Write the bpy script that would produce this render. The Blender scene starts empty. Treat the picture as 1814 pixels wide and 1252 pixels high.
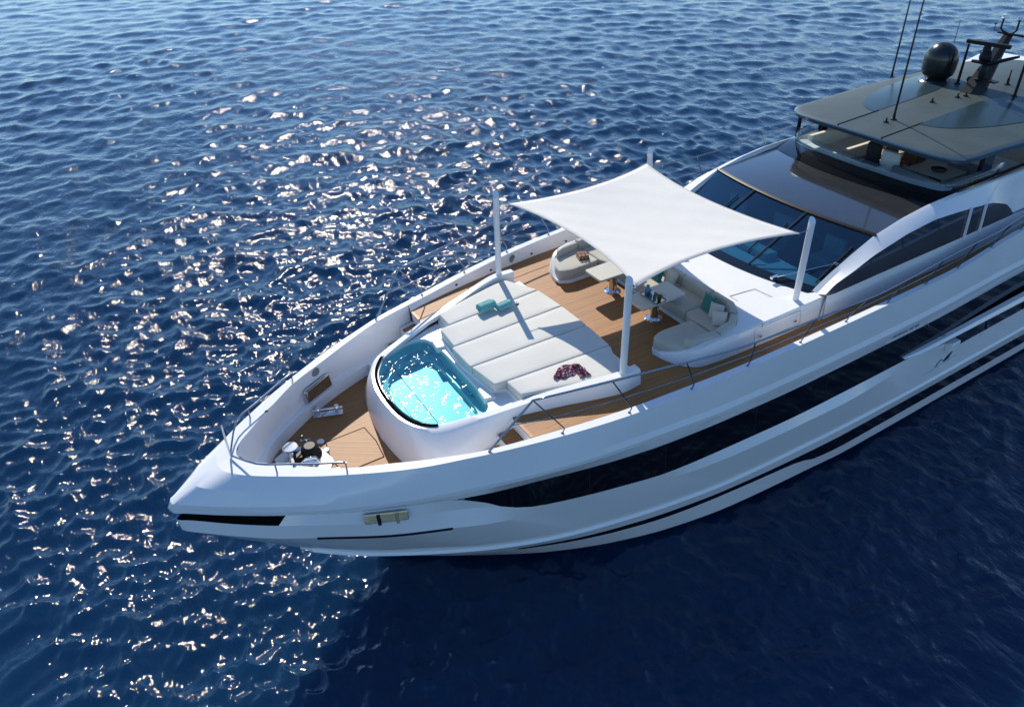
import bpy, bmesh, math, random
import numpy as np
from mathutils import Vector, Matrix
random.seed(7)
sc = bpy.context.scene
col = sc.collection
# ------------------------------------------------------------------ camera, world, sun
CAM = Vector((0.0, 13.5, 11.06))
RM = ((-0.8510166976388316, 0.5245813887354102, -0.024185676180868223),
      (0.2996914934602166, 0.4473321470700409, -0.8426618295290776),
      (-0.4312256823143565, -0.7243675288071213, -0.5378997063787839))   # right, down, forward
FPX, CX, CY = 1310.155, 907.0, 558.55
cam = bpy.data.objects.new('camera', bpy.data.cameras.new('camera'))
col.objects.link(cam)
r_, d_, f_ = (Vector(v) for v in RM)
m = Matrix.Identity(4)
for i in range(3):
    m[i][0] = r_[i]; m[i][1] = -d_[i]; m[i][2] = -f_[i]; m[i][3] = CAM[i]
cam.matrix_world = m
cam.data.sensor_width = 36.0
cam.data.lens = FPX / 1814 * 36
cam.data.shift_y = -(626 - CY) / 1814
cam.data.clip_start = 0.1
cam.data.clip_end = 20000
sc.camera = cam

SUN_AZ, SUN_EL = math.radians(-106.5), math.radians(38.0)
sdir = Vector((math.cos(SUN_AZ) * math.cos(SUN_EL), math.sin(SUN_AZ) * math.cos(SUN_EL), math.sin(SUN_EL)))
world = bpy.data.worlds.new("World"); sc.world = world; world.use_nodes = True
nt = world.node_tree
bg = nt.nodes['Background']
sky = nt.nodes.new('ShaderNodeTexSky'); sky.sky_type = 'NISHITA'; sky.sun_disc = False
sky.sun_elevation = SUN_EL; sky.sun_rotation = math.atan2(sdir.x, sdir.y)
sky.altitude = 0; sky.air_density = 1.0; sky.dust_density = 0.0; sky.ozone_density = 4.5
tint = nt.nodes.new('ShaderNodeVectorMath'); tint.operation = 'MULTIPLY'; tint.inputs[1].default_value = (.88, .975, 1.06)
nt.links.new(sky.outputs[0], tint.inputs[0]); nt.links.new(tint.outputs[0], bg.inputs[0]); bg.inputs[1].default_value = 0.145
sun = bpy.data.objects.new('sun', bpy.data.lights.new('sun', 'SUN')); col.objects.link(sun)
sun.data.energy = 4.4; sun.data.angle = math.radians(0.5); sun.data.color = (1.0, 0.92, 0.79)
sun.rotation_euler = sdir.to_track_quat('Z', 'Y').to_euler(); sun.location = (0, 0, 40)
sc.view_settings.view_transform = 'Standard'; sc.view_settings.look = 'None'
sc.view_settings.exposure = 0.24; sc.view_settings.gamma = 1.0
sc.render.engine = 'CYCLES'
sc.cycles.max_bounces = 8; sc.cycles.transparent_max_bounces = 10
sc.cycles.caustics_reflective = False; sc.cycles.caustics_refractive = False
sc.cycles.sample_clamp_indirect = 1.0; sc.cycles.sample_clamp_direct = 80.0; sc.cycles.pixel_filter_type = 'BLACKMAN_HARRIS'; sc.cycles.filter_width = 1.5; sc.cycles.blur_glossy = 1.0;  sc.cycles.use_adaptive_sampling = False
try: sc.cycles.use_denoising = True; sc.cycles.denoising_prefilter = 'ACCURATE'
except Exception: pass

WZ = -5.2   # water level; the main deck is z = 0
def at(u, v, **k):
    """point where the sight line of photo pixel (u, v) meets a given plane: used to survey the yacht"""
    a, b = (u - CX) / FPX, (v - CY) / FPX
    d = r_ * a + d_ * b + f_
    i = {'x': 0, 'y': 1, 'z': 2}[next(iter(k))]
    t = (k[next(iter(k))] - CAM[i]) / d[i]
    return CAM + d * t

# ------------------------------------------------------------------ materials
def mat(name, base, rough=0.5, metal=0.0, coat=0.0, spec=0.5, bump=None, var=None, sheen=0.0, alpha=None, trans=0.0, ior=1.45):
    m = bpy.data.materials.new(name); m.use_nodes = True
    n = m.node_tree; p = n.nodes['Principled BSDF']
    p.inputs['Base Color'].default_value = (*base, 1); p.inputs['Roughness'].default_value = rough
    p.inputs['Metallic'].default_value = metal; p.inputs['Coat Weight'].default_value = coat
    p.inputs['Coat Roughness'].default_value = 0.03
    p.inputs['Specular IOR Level'].default_value = spec; p.inputs['IOR'].default_value = ior
    p.inputs['Sheen Weight'].default_value = sheen; p.inputs['Transmission Weight'].default_value = trans
    tc = n.nodes.new('ShaderNodeTexCoord')
    if var:   # (scale, amount): mottled tone
        no = n.nodes.new('ShaderNodeTexNoise'); no.inputs['Scale'].default_value = var[0]; no.inputs['Detail'].default_value = 5
        n.links.new(tc.outputs['Object'], no.inputs['Vector'])
        mr = n.nodes.new('ShaderNodeMapRange'); mr.inputs['From Min'].default_value = .3; mr.inputs['From Max'].default_value = .7
        mr.inputs['To Min'].default_value = 1 - var[1]; mr.inputs['To Max'].default_value = 1 + var[1]
        n.links.new(no.outputs['Fac'], mr.inputs['Value'])
        mx = n.nodes.new('ShaderNodeVectorMath'); mx.operation = 'SCALE'; mx.inputs[0].default_value = base
        n.links.new(mr.outputs[0], mx.inputs['Scale']); n.links.new(mx.outputs[0], p.inputs['Base Color'])
    if bump:  # (scale, strength, distance)
        no = n.nodes.new('ShaderNodeTexNoise'); no.inputs['Scale'].default_value = bump[0]; no.inputs['Detail'].default_value = 6
        n.links.new(tc.outputs['Object'], no.inputs['Vector'])
        b = n.nodes.new('ShaderNodeBump'); b.inputs['Strength'].default_value = bump[1]; b.inputs['Distance'].default_value = bump[2]
        n.links.new(no.outputs['Fac'], b.inputs['Height']); n.links.new(b.outputs[0], p.inputs['Normal'])
    return m

def teak_mat(name, axis=1, width=0.06, ang=0.0, base=(0.345, 0.150, 0.038)):
    m = bpy.data.materials.new(name); m.use_nodes = True
    n = m.node_tree; p = n.nodes['Principled BSDF']; L = n.links.new
    tc = n.nodes.new('ShaderNodeTexCoord'); mp = n.nodes.new('ShaderNodeMapping'); mp.inputs['Rotation'].default_value = (0, 0, ang)
    L(tc.outputs['Object'], mp.inputs['Vector'])
    sx = n.nodes.new('ShaderNodeSeparateXYZ'); L(mp.outputs[0], sx.inputs[0])
    def M(op, a, b=None):
        q = n.nodes.new('ShaderNodeMath'); q.operation = op
        for i, s in enumerate((a, b)):
            if s is None: continue
            if isinstance(s, (int, float)): q.inputs[i].default_value = s
            else: L(s, q.inputs[i])
        return q.outputs[0]
    c = sx.outputs['XYZ'[axis]]; lon = sx.outputs['XYZ'[1 - axis]]
    s = M('DIVIDE', c, width); fr = M('FRACT', s); fl = M('FLOOR', s)
    seam = M('GREATER_THAN', M('ABSOLUTE', M('SUBTRACT', fr, .5)), .42)
    # plank butt joints at offsets that differ from plank to plank
    wn = n.nodes.new('ShaderNodeTexWhiteNoise'); wn.noise_dimensions = '1D'; L(fl, wn.inputs['W'])
    lo = M('ADD', M('DIVIDE', lon, 2.6), M('MULTIPLY', wn.outputs['Value'], 7.0))
    wn2 = n.nodes.new('ShaderNodeTexWhiteNoise'); wn2.noise_dimensions = '2D'
    cb = n.nodes.new('ShaderNodeCombineXYZ'); L(fl, cb.inputs[0]); L(M('FLOOR', lo), cb.inputs[1]); L(cb.outputs[0], wn2.inputs['Vector'])
    mp2 = n.nodes.new('ShaderNodeMapping'); mp2.inputs['Scale'].default_value = (2.2, 60, 1) if axis == 1 else (60, 2.2, 1)
    L(mp.outputs[0], mp2.inputs['Vector'])
    gr = n.nodes.new('ShaderNodeTexNoise'); gr.inputs['Scale'].default_value = 1.5; gr.inputs['Detail'].default_value = 6; L(mp2.outputs[0], gr.inputs['Vector'])
    no = n.nodes.new('ShaderNodeTexNoise'); no.inputs['Scale'].default_value = .8; no.inputs['Detail'].default_value = 4; L(tc.outputs['Object'], no.inputs['Vector'])
    v = M('ADD', M('ADD', M('MULTIPLY', wn2.outputs['Value'], .34), M('MULTIPLY', gr.outputs['Fac'], .7)), M('MULTIPLY', no.outputs['Fac'], .3))
    mr = n.nodes.new('ShaderNodeMapRange'); L(v, mr.inputs['Value'])
    mr.inputs['From Min'].default_value = .3; mr.inputs['From Max'].default_value = 1.0; mr.inputs['To Min'].default_value = .66; mr.inputs['To Max'].default_value = 1.3
    sc_ = n.nodes.new('ShaderNodeVectorMath'); sc_.operation = 'SCALE'; sc_.inputs[0].default_value = base; L(mr.outputs[0], sc_.inputs['Scale'])
    mx = n.nodes.new('ShaderNodeMix'); mx.data_type = 'RGBA'; L(seam, mx.inputs[0]); L(sc_.outputs[0], mx.inputs[6]); mx.inputs[7].default_value = (.10, .055, .03, 1)
    L(mx.outputs[2], p.inputs['Base Color']); p.inputs['Roughness'].default_value = .55
    b = n.nodes.new('ShaderNodeBump'); b.inputs['Strength'].default_value = .25; b.inputs['Distance'].default_value = .004
    L(M('MULTIPLY', seam, -1), b.inputs['Height']); L(b.outputs[0], p.inputs['Normal'])
    return m

WHITE = mat('white_gelcoat', (.79, .795, .80), .10, coat=0.0, var=(.6, .02))
WHITE_D = mat('white_deck_paint', (.78, .78, .77), .38, coat=0.0, var=(1.2, .03))
BLACK = mat('black_glass_band', (.004, .005, .007), .07, coat=.3)
BLACKM = mat('black_paint', (.010, .011, .013), .45, spec=.25)
ANTIF = mat('black_antifouling', (.012, .011, .010), .55, var=(6, .35), bump=(14, .5, .02))
TEAK = teak_mat('teak_planks')
TEAK2 = teak_mat('teak_hatch_planks', ang=math.radians(35))
TEAKP = mat('teak_plain', (.42, .22, .095), .5, var=(5, .15))
STEEL = mat('polished_steel', (.72, .72, .72), .09, metal=1.0, var=(9, .05))
RAILM = mat('steel_rail', (.26, .31, .37), .16, metal=1.0)
CUSH = mat('white_cushion_fabric', (.61, .60, .55), .85, sheen=.25, bump=(260, .12, .004), var=(1.1, .035))
SOFA = mat('taupe_sofa_fabric', (.46, .445, .385), .9, sheen=.25, bump=(300, .15, .004), var=(1.5, .05))
TEAL = mat('teal_fabric', (.015, .155, .14), .9, sheen=.3, bump=(200, .2, .004), var=(8, .15))
TOWEL = mat('turquoise_towel', (.13, .47, .46), .95, sheen=.6, bump=(120, .8, .02), var=(18, .22))
TOWEL2 = mat('pale_towel_band', (.36, .55, .56), .95, sheen=.4, bump=(150, .5, .01), var=(30, .15))
CANVAS = mat('white_canvas', (.74, .72, .665), .8, bump=(2.2, .18, .05), var=(1.5, .02))
STONE = mat('pale_stone_top', (.52, .51, .45), .35, var=(30, .08))
ROOF = mat('grey_roof_paint', (.050, .068, .062), .5, spec=.3, var=(1.3, .12), bump=(220, .1, .003))
ROOFE = mat('blue_grey_roof_edge', (.05, .085, .115), .25, coat=.4)
SLATE = mat('bronze_glass_panel', (.030, .032, .034), .12, coat=1.0, var=(2.0, .10))
WGLASS = mat('blue_tinted_windshield', (.012, .055, .10), .012, spec=.6, var=(1.0, .3))
SGLASS = mat('dark_side_glass', (.030, .032, .040), .05, coat=.5, var=(1.2, .35))
SKYL = mat('skylight_glass', (.025, .045, .055), .2, spec=.12)
GREY = mat('grey_speaker_cloth', (.20, .21, .20), .9, bump=(400, .3, .003))
GOLD = mat('gilded_steel', (.95, .78, .48), .38, metal=1.0, bump=(4, .25, .05))
POOLW = mat('turquoise_pool_shell', (.36, .60, .62), .35, var=(2.2, .10))
WOODD = mat('dark_wood', (.16, .07, .03), .45, var=(14, .3))
BLUEG = mat('blue_drinking_glass', (.10, .42, .68), .06, trans=.75, ior=1.45, spec=.6)
POT = mat('dark_pot', (.01, .02, .015), .3)
LEAF = mat('yellow_green_leaf', (.22, .24, .045), .6, var=(40, .5))
FLYF = mat('flybridge_floor', (.36, .31, .24), .6, var=(4, .1))
def cloth_pattern():
    m = bpy.data.materials.new('floral_scarf'); m.use_nodes = True; n = m.node_tree; p = n.nodes['Principled BSDF']
    tc = n.nodes.new('ShaderNodeTexCoord'); v = n.nodes.new('ShaderNodeTexVoronoi'); v.inputs['Scale'].default_value = 24
    n.links.new(tc.outputs['Object'], v.inputs['Vector'])
    sp = n.nodes.new('ShaderNodeSeparateColor'); n.links.new(v.outputs['Color'], sp.inputs[0])
    r = n.nodes.new('ShaderNodeValToRGB'); e = r.color_ramp; e.interpolation = 'CONSTANT'
    e.elements[0].color = (.16, .01, .05, 1); e.elements[1].position = .9; e.elements[1].color = (.35, .40, .10, 1)
    for pos, c in ((.2, (.40, .03, .12, 1)), (.38, (.03, .015, .03, 1)), (.52, (.45, .33, .42, 1)), (.68, (.12, .06, .14, 1)), (.8, (.62, .30, .28, 1))):
        q = e.elements.new(pos); q.color = c
    n.links.new(sp.outputs[0], r.inputs[0]); n.links.new(r.outputs[0], p.inputs['Base Color']); p.inputs['Roughness'].default_value = .8
    return m
SCARF = cloth_pattern()
def clear_glass(name, tint, fres_ior=1.45, rough=0.0, bump=None, r0=.03, refl=(1, 1, 1)):
    m = bpy.data.materials.new(name); m.use_nodes = True; n = m.node_tree
    n.nodes.remove(n.nodes['Principled BSDF']); o = n.nodes['Material Output']
    t = n.nodes.new('ShaderNodeBsdfTransparent'); t.inputs[0].default_value = (*tint, 1)
    g = n.nodes.new('ShaderNodeBsdfAnisotropic'); g.distribution = 'BECKMANN'; g.inputs['Roughness'].default_value = rough; g.inputs[0].default_value = (*refl, 1)
    lw = n.nodes.new('ShaderNodeLayerWeight'); lw.inputs[0].default_value = .5
    pw = n.nodes.new('ShaderNodeMath'); pw.operation = 'POWER'; n.links.new(lw.outputs['Facing'], pw.inputs[0]); pw.inputs[1].default_value = 4.5
    f = n.nodes.new('ShaderNodeMath'); f.operation = 'MULTIPLY_ADD'; n.links.new(pw.outputs[0], f.inputs[0]); f.inputs[1].default_value = .9; f.inputs[2].default_value = r0
    mx = n.nodes.new('ShaderNodeMixShader')
    n.links.new(f.outputs[0], mx.inputs[0]); n.links.new(t.outputs[0], mx.inputs[1]); n.links.new(g.outputs[0], mx.inputs[2]); n.links.new(mx.outputs[0], o.inputs[0])
    if bump:
        tc = n.nodes.new('ShaderNodeTexCoord'); h = None
        for s, w in bump:
            no = n.nodes.new('ShaderNodeTexNoise'); no.inputs['Scale'].default_value = s; no.inputs['Detail'].default_value = 3
            n.links.new(tc.outputs['Object'], no.inputs['Vector'])
            b = n.nodes.new('ShaderNodeBump'); b.inputs['Strength'].default_value = 1.0; b.inputs['Distance'].default_value = w
            n.links.new(no.outputs['Fac'], b.inputs['Height'])
            if h: n.links.new(h, b.inputs['Normal'])
            h = b.outputs[0]
        n.links.new(h, g.inputs['Normal']); n.links.new(h, lw.inputs['Normal'])
    return m
MATTE = mat('matte_black', (.006, .006, .007), .9, spec=0.0)
PANE = clear_glass('clear_pane', (.90, .95, .96))
PWAT = clear_glass('pool_water', (.50, .82, .86), rough=.05, bump=((9, .006),))
WCLEAR = clear_glass('blue_tinted_windshield', (.17, .38, .50), rough=.01, bump=None, r0=.13, refl=(.55, .78, .92))

# ------------------------------------------------------------------ mesh helpers
class MB:
    def __init__(s): s.v = []; s.f = []; s.mi = []
    def add(s, vs, fs, mi=0):
        o = len(s.v); s.v += [tuple(v) for v in vs]; s.f += [tuple(o + i for i in f) for f in fs]; s.mi += [mi] * len(fs); return s
    def grid(s, rows, mi=0, closed=False, flip=False):
        h, w = len(rows), len(rows[0]); vs = [p for r in rows for p in r]; fs = []
        for i in range(h - 1):
            for j in range(w if closed else w - 1):
                k = (j + 1) % w; q = (i * w + j, i * w + k, (i + 1) * w + k, (i + 1) * w + j)
                fs.append(q[::-1] if flip else q)
        return s.add(vs, fs, mi)
    def prism(s, outline, z0, z1, mi=0):
        n = len(outline); a = [(p[0], p[1], z0) for p in outline] + [(p[0], p[1], z1) for p in outline]
        return s.add(a, [tuple(range(n))[::-1], tuple(range(n, 2 * n))] + [(i, (i + 1) % n, n + (i + 1) % n, n + i) for i in range(n)], mi)
    def box(s, c, d, mi=0, rz=0.0, M=None):
        vs = []
        for z in (-.5, .5):
            for x, y in ((-.5, -.5), (.5, -.5), (.5, .5), (-.5, .5)):
                v = Vector((x * d[0], y * d[1], z * d[2]))
                if M: v = M @ v
                elif rz: v = Matrix.Rotation(rz, 3, 'Z') @ v
                vs.append(v + Vector(c))
        return s.add(vs, [(3, 2, 1, 0), (4, 5, 6, 7), (0, 1, 5, 4), (1, 2, 6, 5), (2, 3, 7, 6), (3, 0, 4, 7)], mi)
    def tube(s, pts, r, n=8, mi=0, cap=True):
        pts = [Vector(p) for p in pts]; rs = r if isinstance(r, (list, tuple)) else [r] * len(pts); rows = []
        up = Vector((0, 0, 1)); prev = None
        for i, p in enumerate(pts):
            t = (pts[min(i + 1, len(pts) - 1)] - pts[max(i - 1, 0)]).normalized()
            a = prev if prev is not None else (up if abs(t.z) < .95 else Vector((1, 0, 0)))
            b = t.cross(a)
            if b.length < 1e-6: b = t.cross(Vector((1, 0, 0)))
            b.normalize(); a = b.cross(t).normalized(); prev = a
            rows.append([p + (a * math.cos(k * 2 * math.pi / n) + b * math.sin(k * 2 * math.pi / n)) * rs[i] for k in range(n)])
        s.grid(rows, mi, closed=True)
        if cap:
            s.add(rows[0], [tuple(range(n))], mi); s.add(rows[-1], [tuple(range(n))[::-1]], mi)
        return s
    def lathe(s, prof, c=(0, 0, 0), n=24, mi=0):
        rows = [[(c[0] + r * math.cos(k * 2 * math.pi / n), c[1] + r * math.sin(k * 2 * math.pi / n), c[2] + z) for k in range(n)] for r, z in prof]
        return s.grid(rows, mi, closed=True)
    def build(s, name, mats, parent=None, smooth=30, bevel=0, sub=0, solid=0, weld=True, up=False):
        me = bpy.data.meshes.new(name); me.from_pydata(s.v, [], s.f)
        if not isinstance(mats, (list, tuple)): mats = [mats]
        for q in mats: me.materials.append(q)
        me.polygons.foreach_set('material_index', s.mi)
        bm = bmesh.new(); bm.from_mesh(me)
        if weld: bmesh.ops.remove_doubles(bm, verts=bm.verts, dist=1e-5)
        bmesh.ops.dissolve_degenerate(bm, dist=1e-6, edges=bm.edges)
        bmesh.ops.recalc_face_normals(bm, faces=bm.faces)
        if up and sum(f.normal.z * f.calc_area() for f in bm.faces) < 0: bmesh.ops.reverse_faces(bm, faces=bm.faces)
        for f in bm.faces: f.smooth = bool(smooth)
        for e in bm.edges:
            if len(e.link_faces) == 2 and smooth and e.calc_face_angle(0) > math.radians(smooth): e.smooth = False
        bm.to_mesh(me); bm.free()
        o = bpy.data.objects.new(name, me); col.objects.link(o)
        if parent: o.parent = parent
        if bevel:
            b = o.modifiers.new('bevel', 'BEVEL'); b.width = bevel; b.segments = 3; b.limit_method = 'ANGLE'; b.angle_limit = math.radians(35)
        if sub:
            q = o.modifiers.new('sub', 'SUBSURF'); q.levels = sub; q.render_levels = sub
        if solid:
            q = o.modifiers.new('solid', 'SOLIDIFY'); q.thickness = solid; q.offset = -1
        return o
def tag(o, label, cat, group=None, kind=None):
    o['label'] = label; o['category'] = cat
    if group: o['group'] = group
    if kind: o['kind'] = kind
    return o
def empty(name, loc=(0, 0, 0), rz=0):
    o = bpy.data.objects.new(name, None); col.objects.link(o); o.location = loc; o.rotation_euler.z = rz; o.empty_display_size = .2; return o
def link(parent, child):
    """parent a mesh built in world coordinates to a thing whose Empty is not at the origin"""
    child.parent = parent; child.matrix_parent_inverse = parent.matrix_basis.inverted(); return child
def itp(tab, x, k):
    """smooth interpolation of column k of tab (rows sorted by falling x)"""
    xs = [-t[0] for t in tab]; ys = [t[k] for t in tab]; q = -x
    if q <= xs[0]: return ys[0]
    if q >= xs[-1]: return ys[-1]
    i = max(j for j in range(len(xs) - 1) if xs[j] <= q)
    def sl(j):
        if j <= 0: return (ys[1] - ys[0]) / (xs[1] - xs[0])
        if j >= len(xs) - 1: return (ys[-1] - ys[-2]) / (xs[-1] - xs[-2])
        a = (ys[j] - ys[j - 1]) / (xs[j] - xs[j - 1]); b = (ys[j + 1] - ys[j]) / (xs[j + 1] - xs[j])
        return 0 if a * b <= 0 else 2 * a * b / (a + b)
    h = xs[i + 1] - xs[i]; t = (q - xs[i]) / h
    return ((2*t**3 - 3*t**2 + 1) * ys[i] + (t**3 - 2*t**2 + t) * h * sl(i) + (-2*t**3 + 3*t**2) * ys[i+1] + (t**3 - t**2) * h * sl(i+1))

# ------------------------------------------------------------------ sea
def build_sea():
    c = np.array([0.0, 13.5]); head = math.atan2(-0.72437, -0.43123)
    th = np.concatenate([np.linspace(-.82, .82, 1000), np.linspace(.82, 2 * math.pi - .82, 120)[1:-1]]) + head
    r1 = 1.5 * (170 / 1.5) ** np.linspace(0, 1, 950); r2 = 170 * (9000 / 170) ** np.linspace(0, 1, 40)[1:]
    r = np.concatenate([r1, r2]); nr, nth = len(r), len(th)
    R, T = np.meshgrid(r, th, indexing='ij')
    X = c[0] + R * np.cos(T); Y = c[1] + R * np.sin(T); Z = np.zeros_like(X)
    rng = np.random.RandomState(11)
    DX = np.zeros_like(X); DY = np.zeros_like(X)
    nw = 150; lam = 0.24 * (6 / 0.24) ** (rng.rand(nw) ** 1.15)
    lam = np.sort(lam)
    main = head + math.radians(13); SL = .0082
    for i, l in enumerate(lam):
        k = 2 * math.pi / l; a = main + rng.randn() * math.radians(38 if l > 1.8 else 72)
        amp = SL * (l ** .9 if l < .7 else .7 ** .9 * (l / .7) ** .22) * (0.5 + rng.rand())
        ph = rng.rand() * 6.283
        P = k * (X * math.cos(a) + Y * math.sin(a)) + ph
        cell = np.maximum(R * 1.64 / 1000, R * 0.005)
        fade = np.clip((l / cell - 2.2) / 2.5, 0, 1)
        Z += fade * amp * np.cos(P); DX -= fade * .8 * amp * math.cos(a) * np.sin(P); DY -= fade * .8 * amp * math.sin(a) * np.sin(P)
    # gusts: patches of rougher and calmer water; sheltered water close to the port side of the hull
    G = 1 + .22 * np.sin(X * .11 + 1.3) * np.sin(Y * .09 + .4) + .15 * np.sin(X * .05 - Y * .13)
    lee = np.clip(1 - np.hypot((X + 16) / 15, (Y - 8) / 5.5), 0, 1)
    G = G * (1 - .35 * np.minimum(lee * 2, 1))
    X = X + DX * G; Y = Y + DY * G; Z = Z * G + WZ
    v = np.stack([X, Y, Z], -1).reshape(-1, 3)
    v = np.vstack([v, [[c[0], c[1], WZ]]])
    i = np.arange(nr - 1)[:, None]; j = np.arange(nth)[None, :]; jn = (j + 1) % nth
    q = np.stack([i * nth + j, i * nth + jn, (i + 1) * nth + jn, (i + 1) * nth + j], -1).reshape(-1, 4)[:, ::-1]
    tri = np.stack([np.full(nth, nr * nth), (np.arange(nth) + 1) % nth, np.arange(nth)], -1)[:, ::-1]
    me = bpy.data.meshes.new('sea')
    me.vertices.add(len(v)); me.vertices.foreach_set('co', v.astype(np.float32).ravel())
    nl = q.size + tri.size; me.loops.add(nl); me.loops.foreach_set('vertex_index', np.concatenate([q.ravel(), tri.ravel()]).astype(np.int32))
    npoly = len(q) + len(tri); me.polygons.add(npoly)
    ls = np.concatenate([np.arange(len(q)) * 4, len(q) * 4 + np.arange(len(tri)) * 3]).astype(np.int32)
    me.polygons.foreach_set('loop_start', ls)
    me.polygons.foreach_set('use_smooth', np.ones(npoly, dtype=bool))
    me.update(calc_edges=True); me.validate()
    o = bpy.data.objects.new('sea', me); col.objects.link(o); o['kind'] = 'structure'
    m = bpy.data.materials.new('sea_water'); m.use_nodes = True; n = m.node_tree; p = n.nodes['Principled BSDF']; L = n.links.new
    p.inputs['Base Color'].default_value = (.006, .022, .075, 1); p.inputs["Roughness"].default_value = .085; p.inputs['IOR'].default_value = 1.333
    p.subsurface_method = 'BURLEY' if hasattr(p, 'subsurface_method') else None
    p.inputs['Subsurface Weight'].default_value = 1.0; p.inputs['Subsurface Radius'].default_value = (.5, .9, 1.2); p.inputs['Subsurface Scale'].default_value = 1.6
    tc = n.nodes.new('ShaderNodeTexCoord'); h = None
    for s, dist, dis in ((3.5, .045, .3), (7.5, .022, .4)):
        mp = n.nodes.new('ShaderNodeMapping'); mp.inputs['Rotation'].default_value = (0, 0, -main); mp.inputs['Scale'].default_value = (1.0, .55, 1)
        L(tc.outputs['Object'], mp.inputs[0])
        no = n.nodes.new('ShaderNodeTexNoise'); no.inputs['Scale'].default_value = s; no.inputs['Detail'].default_value = 4; no.inputs['Distortion'].default_value = dis
        L(mp.outputs[0], no.inputs[0])
        b = n.nodes.new('ShaderNodeBump'); b.inputs['Strength'].default_value = 1; b.inputs['Distance'].default_value = dist
        L(no.outputs['Fac'], b.inputs['Height'])
        if h: L(h, b.inputs['Normal'])
        h = b.outputs[0]
    L(h, p.inputs['Normal']); p.inputs['Specular IOR Level'].default_value = 0.0
    gl = n.nodes.new('ShaderNodeBsdfAnisotropic'); gl.distribution = 'BECKMANN'; gl.inputs['Roughness'].default_value = .075; gl.inputs['Color'].default_value = (1, 1, 1, 1); L(h, gl.inputs['Normal'])
    fr = n.nodes.new('ShaderNodeFresnel'); fr.inputs[0].default_value = 1.333; L(h, fr.inputs['Normal'])
    ms = n.nodes.new('ShaderNodeMixShader'); L(fr.outputs[0], ms.inputs[0]); L(p.outputs[0], ms.inputs[1]); L(gl.outputs[0], ms.inputs[2]); L(ms.outputs[0], n.nodes['Material Output'].inputs[0])
    # slow variation of the water body colour
    no = n.nodes.new('ShaderNodeTexNoise'); no.inputs['Scale'].default_value = .12; no.inputs['Detail'].default_value = 3; L(tc.outputs['Object'], no.inputs[0])
    mx = n.nodes.new('ShaderNodeMix'); mx.data_type = 'RGBA'; L(no.outputs['Fac'], mx.inputs[0]); mx.inputs[6].default_value = (.003, .018, .050, 1); mx.inputs[7].default_value = (.005, .028, .072, 1)
    L(mx.outputs[2], p.inputs['Base Color'])
    me.materials.append(m)
build_sea()

# ------------------------------------------------------------------ yacht
yacht = empty('motor_yacht', (0, 0, 0))
tag(yacht, 'large white motor yacht at anchor with black hull stripe, teak deck and grey hardtop', 'yacht')
XA = -34.0
CAPZ = [(-.5, -.05), (-1.5, -.03), (-2.7, .0), (-4.2, .05), (-5.5, .12), (-7.1, .17), (-8.8, .27), (-10.5, .38), (-12.2, .45), (-14, .5), (-18, .5), (-21, .56), (-25, .95)]
def rz_solve(pts, ztab, head, tail):
    out = list(head)
    for u, v in pts:
        x = -5.0
        for _ in range(25):
            z = itp(ztab, x, 1); x = at(u, v, z=z).x
        p = at(u, v, z=z); out.append((p.x, abs(p.y), z))
    return out + list(tail)
T_cap = rz_solve([(413.8, 838.5), (450, 842.5), (499.6, 843.5), (555, 843.5), (613.9, 840.8), (699.8, 833.9), (753.7, 826.9), (819.5, 813.9), (872, 803.2), (999.7, 771.4), (1116, 735.7), (1225, 694.7)], CAPZ,
                 [(-.50, 0, -.10), (-.54, .25, -.08)], [(-11.87, 4.31, .44), (-13.38, 4.38, .49), (-16.7, 4.4, .5), (-19.6, 4.39, .53), (-23.6, 4.26, .81), (-30, 4.15, 1.0), (XA, 4.1, 1.0)])
T_cr = [(.66, 0, -.86), (.6, .10, -.87), (.4, .24, -.87), (-.35, .81, -.85), (-1.42, 1.54, -.82), (-2.48, 2.15, -.79), (-3.67, 2.70, -.76), (-5.41, 3.32, -.7), (-6.45, 3.63, -.67), (-7.92, 3.96, -.63), (-9.79, 4.2, -.62), (-11.51, 4.37, -.61), (-15.1, 4.47, -.61), (-18.6, 4.5, -.6), (-23.7, 4.38, -.56), (XA, 4.3, -.5)]
T_bt = [(.38, 0, -.98), (.2, .14, -.98), (-.45, .66, -1.0), (-1.5, 1.37, -1.0), (-2.55, 1.99, -1.01), (-3.75, 2.53, -1.02), (-5.47, 3.15, -1.04), (-6.62, 3.44, -1.04), (-8.44, 3.87, -1.03), (-9.89, 4.09, -1.03), (-11.72, 4.23, -1.03), (-14.35, 4.33, -1.03), (-19.15, 4.36, -1.03), (-24.7, 4.24, -.98), (XA, 4.18, -.93)]
T_ld = rz_solve([(409.8, 927.6), (487.6, 931), (580, 929.7), (655.8, 926), (725.7, 917), (805.5, 903), (857, 898), (900, 898.5), (940, 897.5), (1004, 885.5), (1093.6, 863), (1190, 834)],
                [(.6, -1.15), (-4, -1.35), (-4.75, -1.44), (-5.4, -1.54), (-6.2, -1.66), (-7.2, -1.76), (-10, -1.92), (-15, -1.99), (XA, -1.96)], [(.60, 0, -1.15), (.54, .07, -1.15), (.38, .17, -1.16)],
                [(-11.95, 4.30, -1.96), (-14.65, 4.40, -1.99), (-18.85, 4.43, -1.98), (-25.25, 4.30, -1.96), (XA, 4.24, -1.96)])
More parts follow.
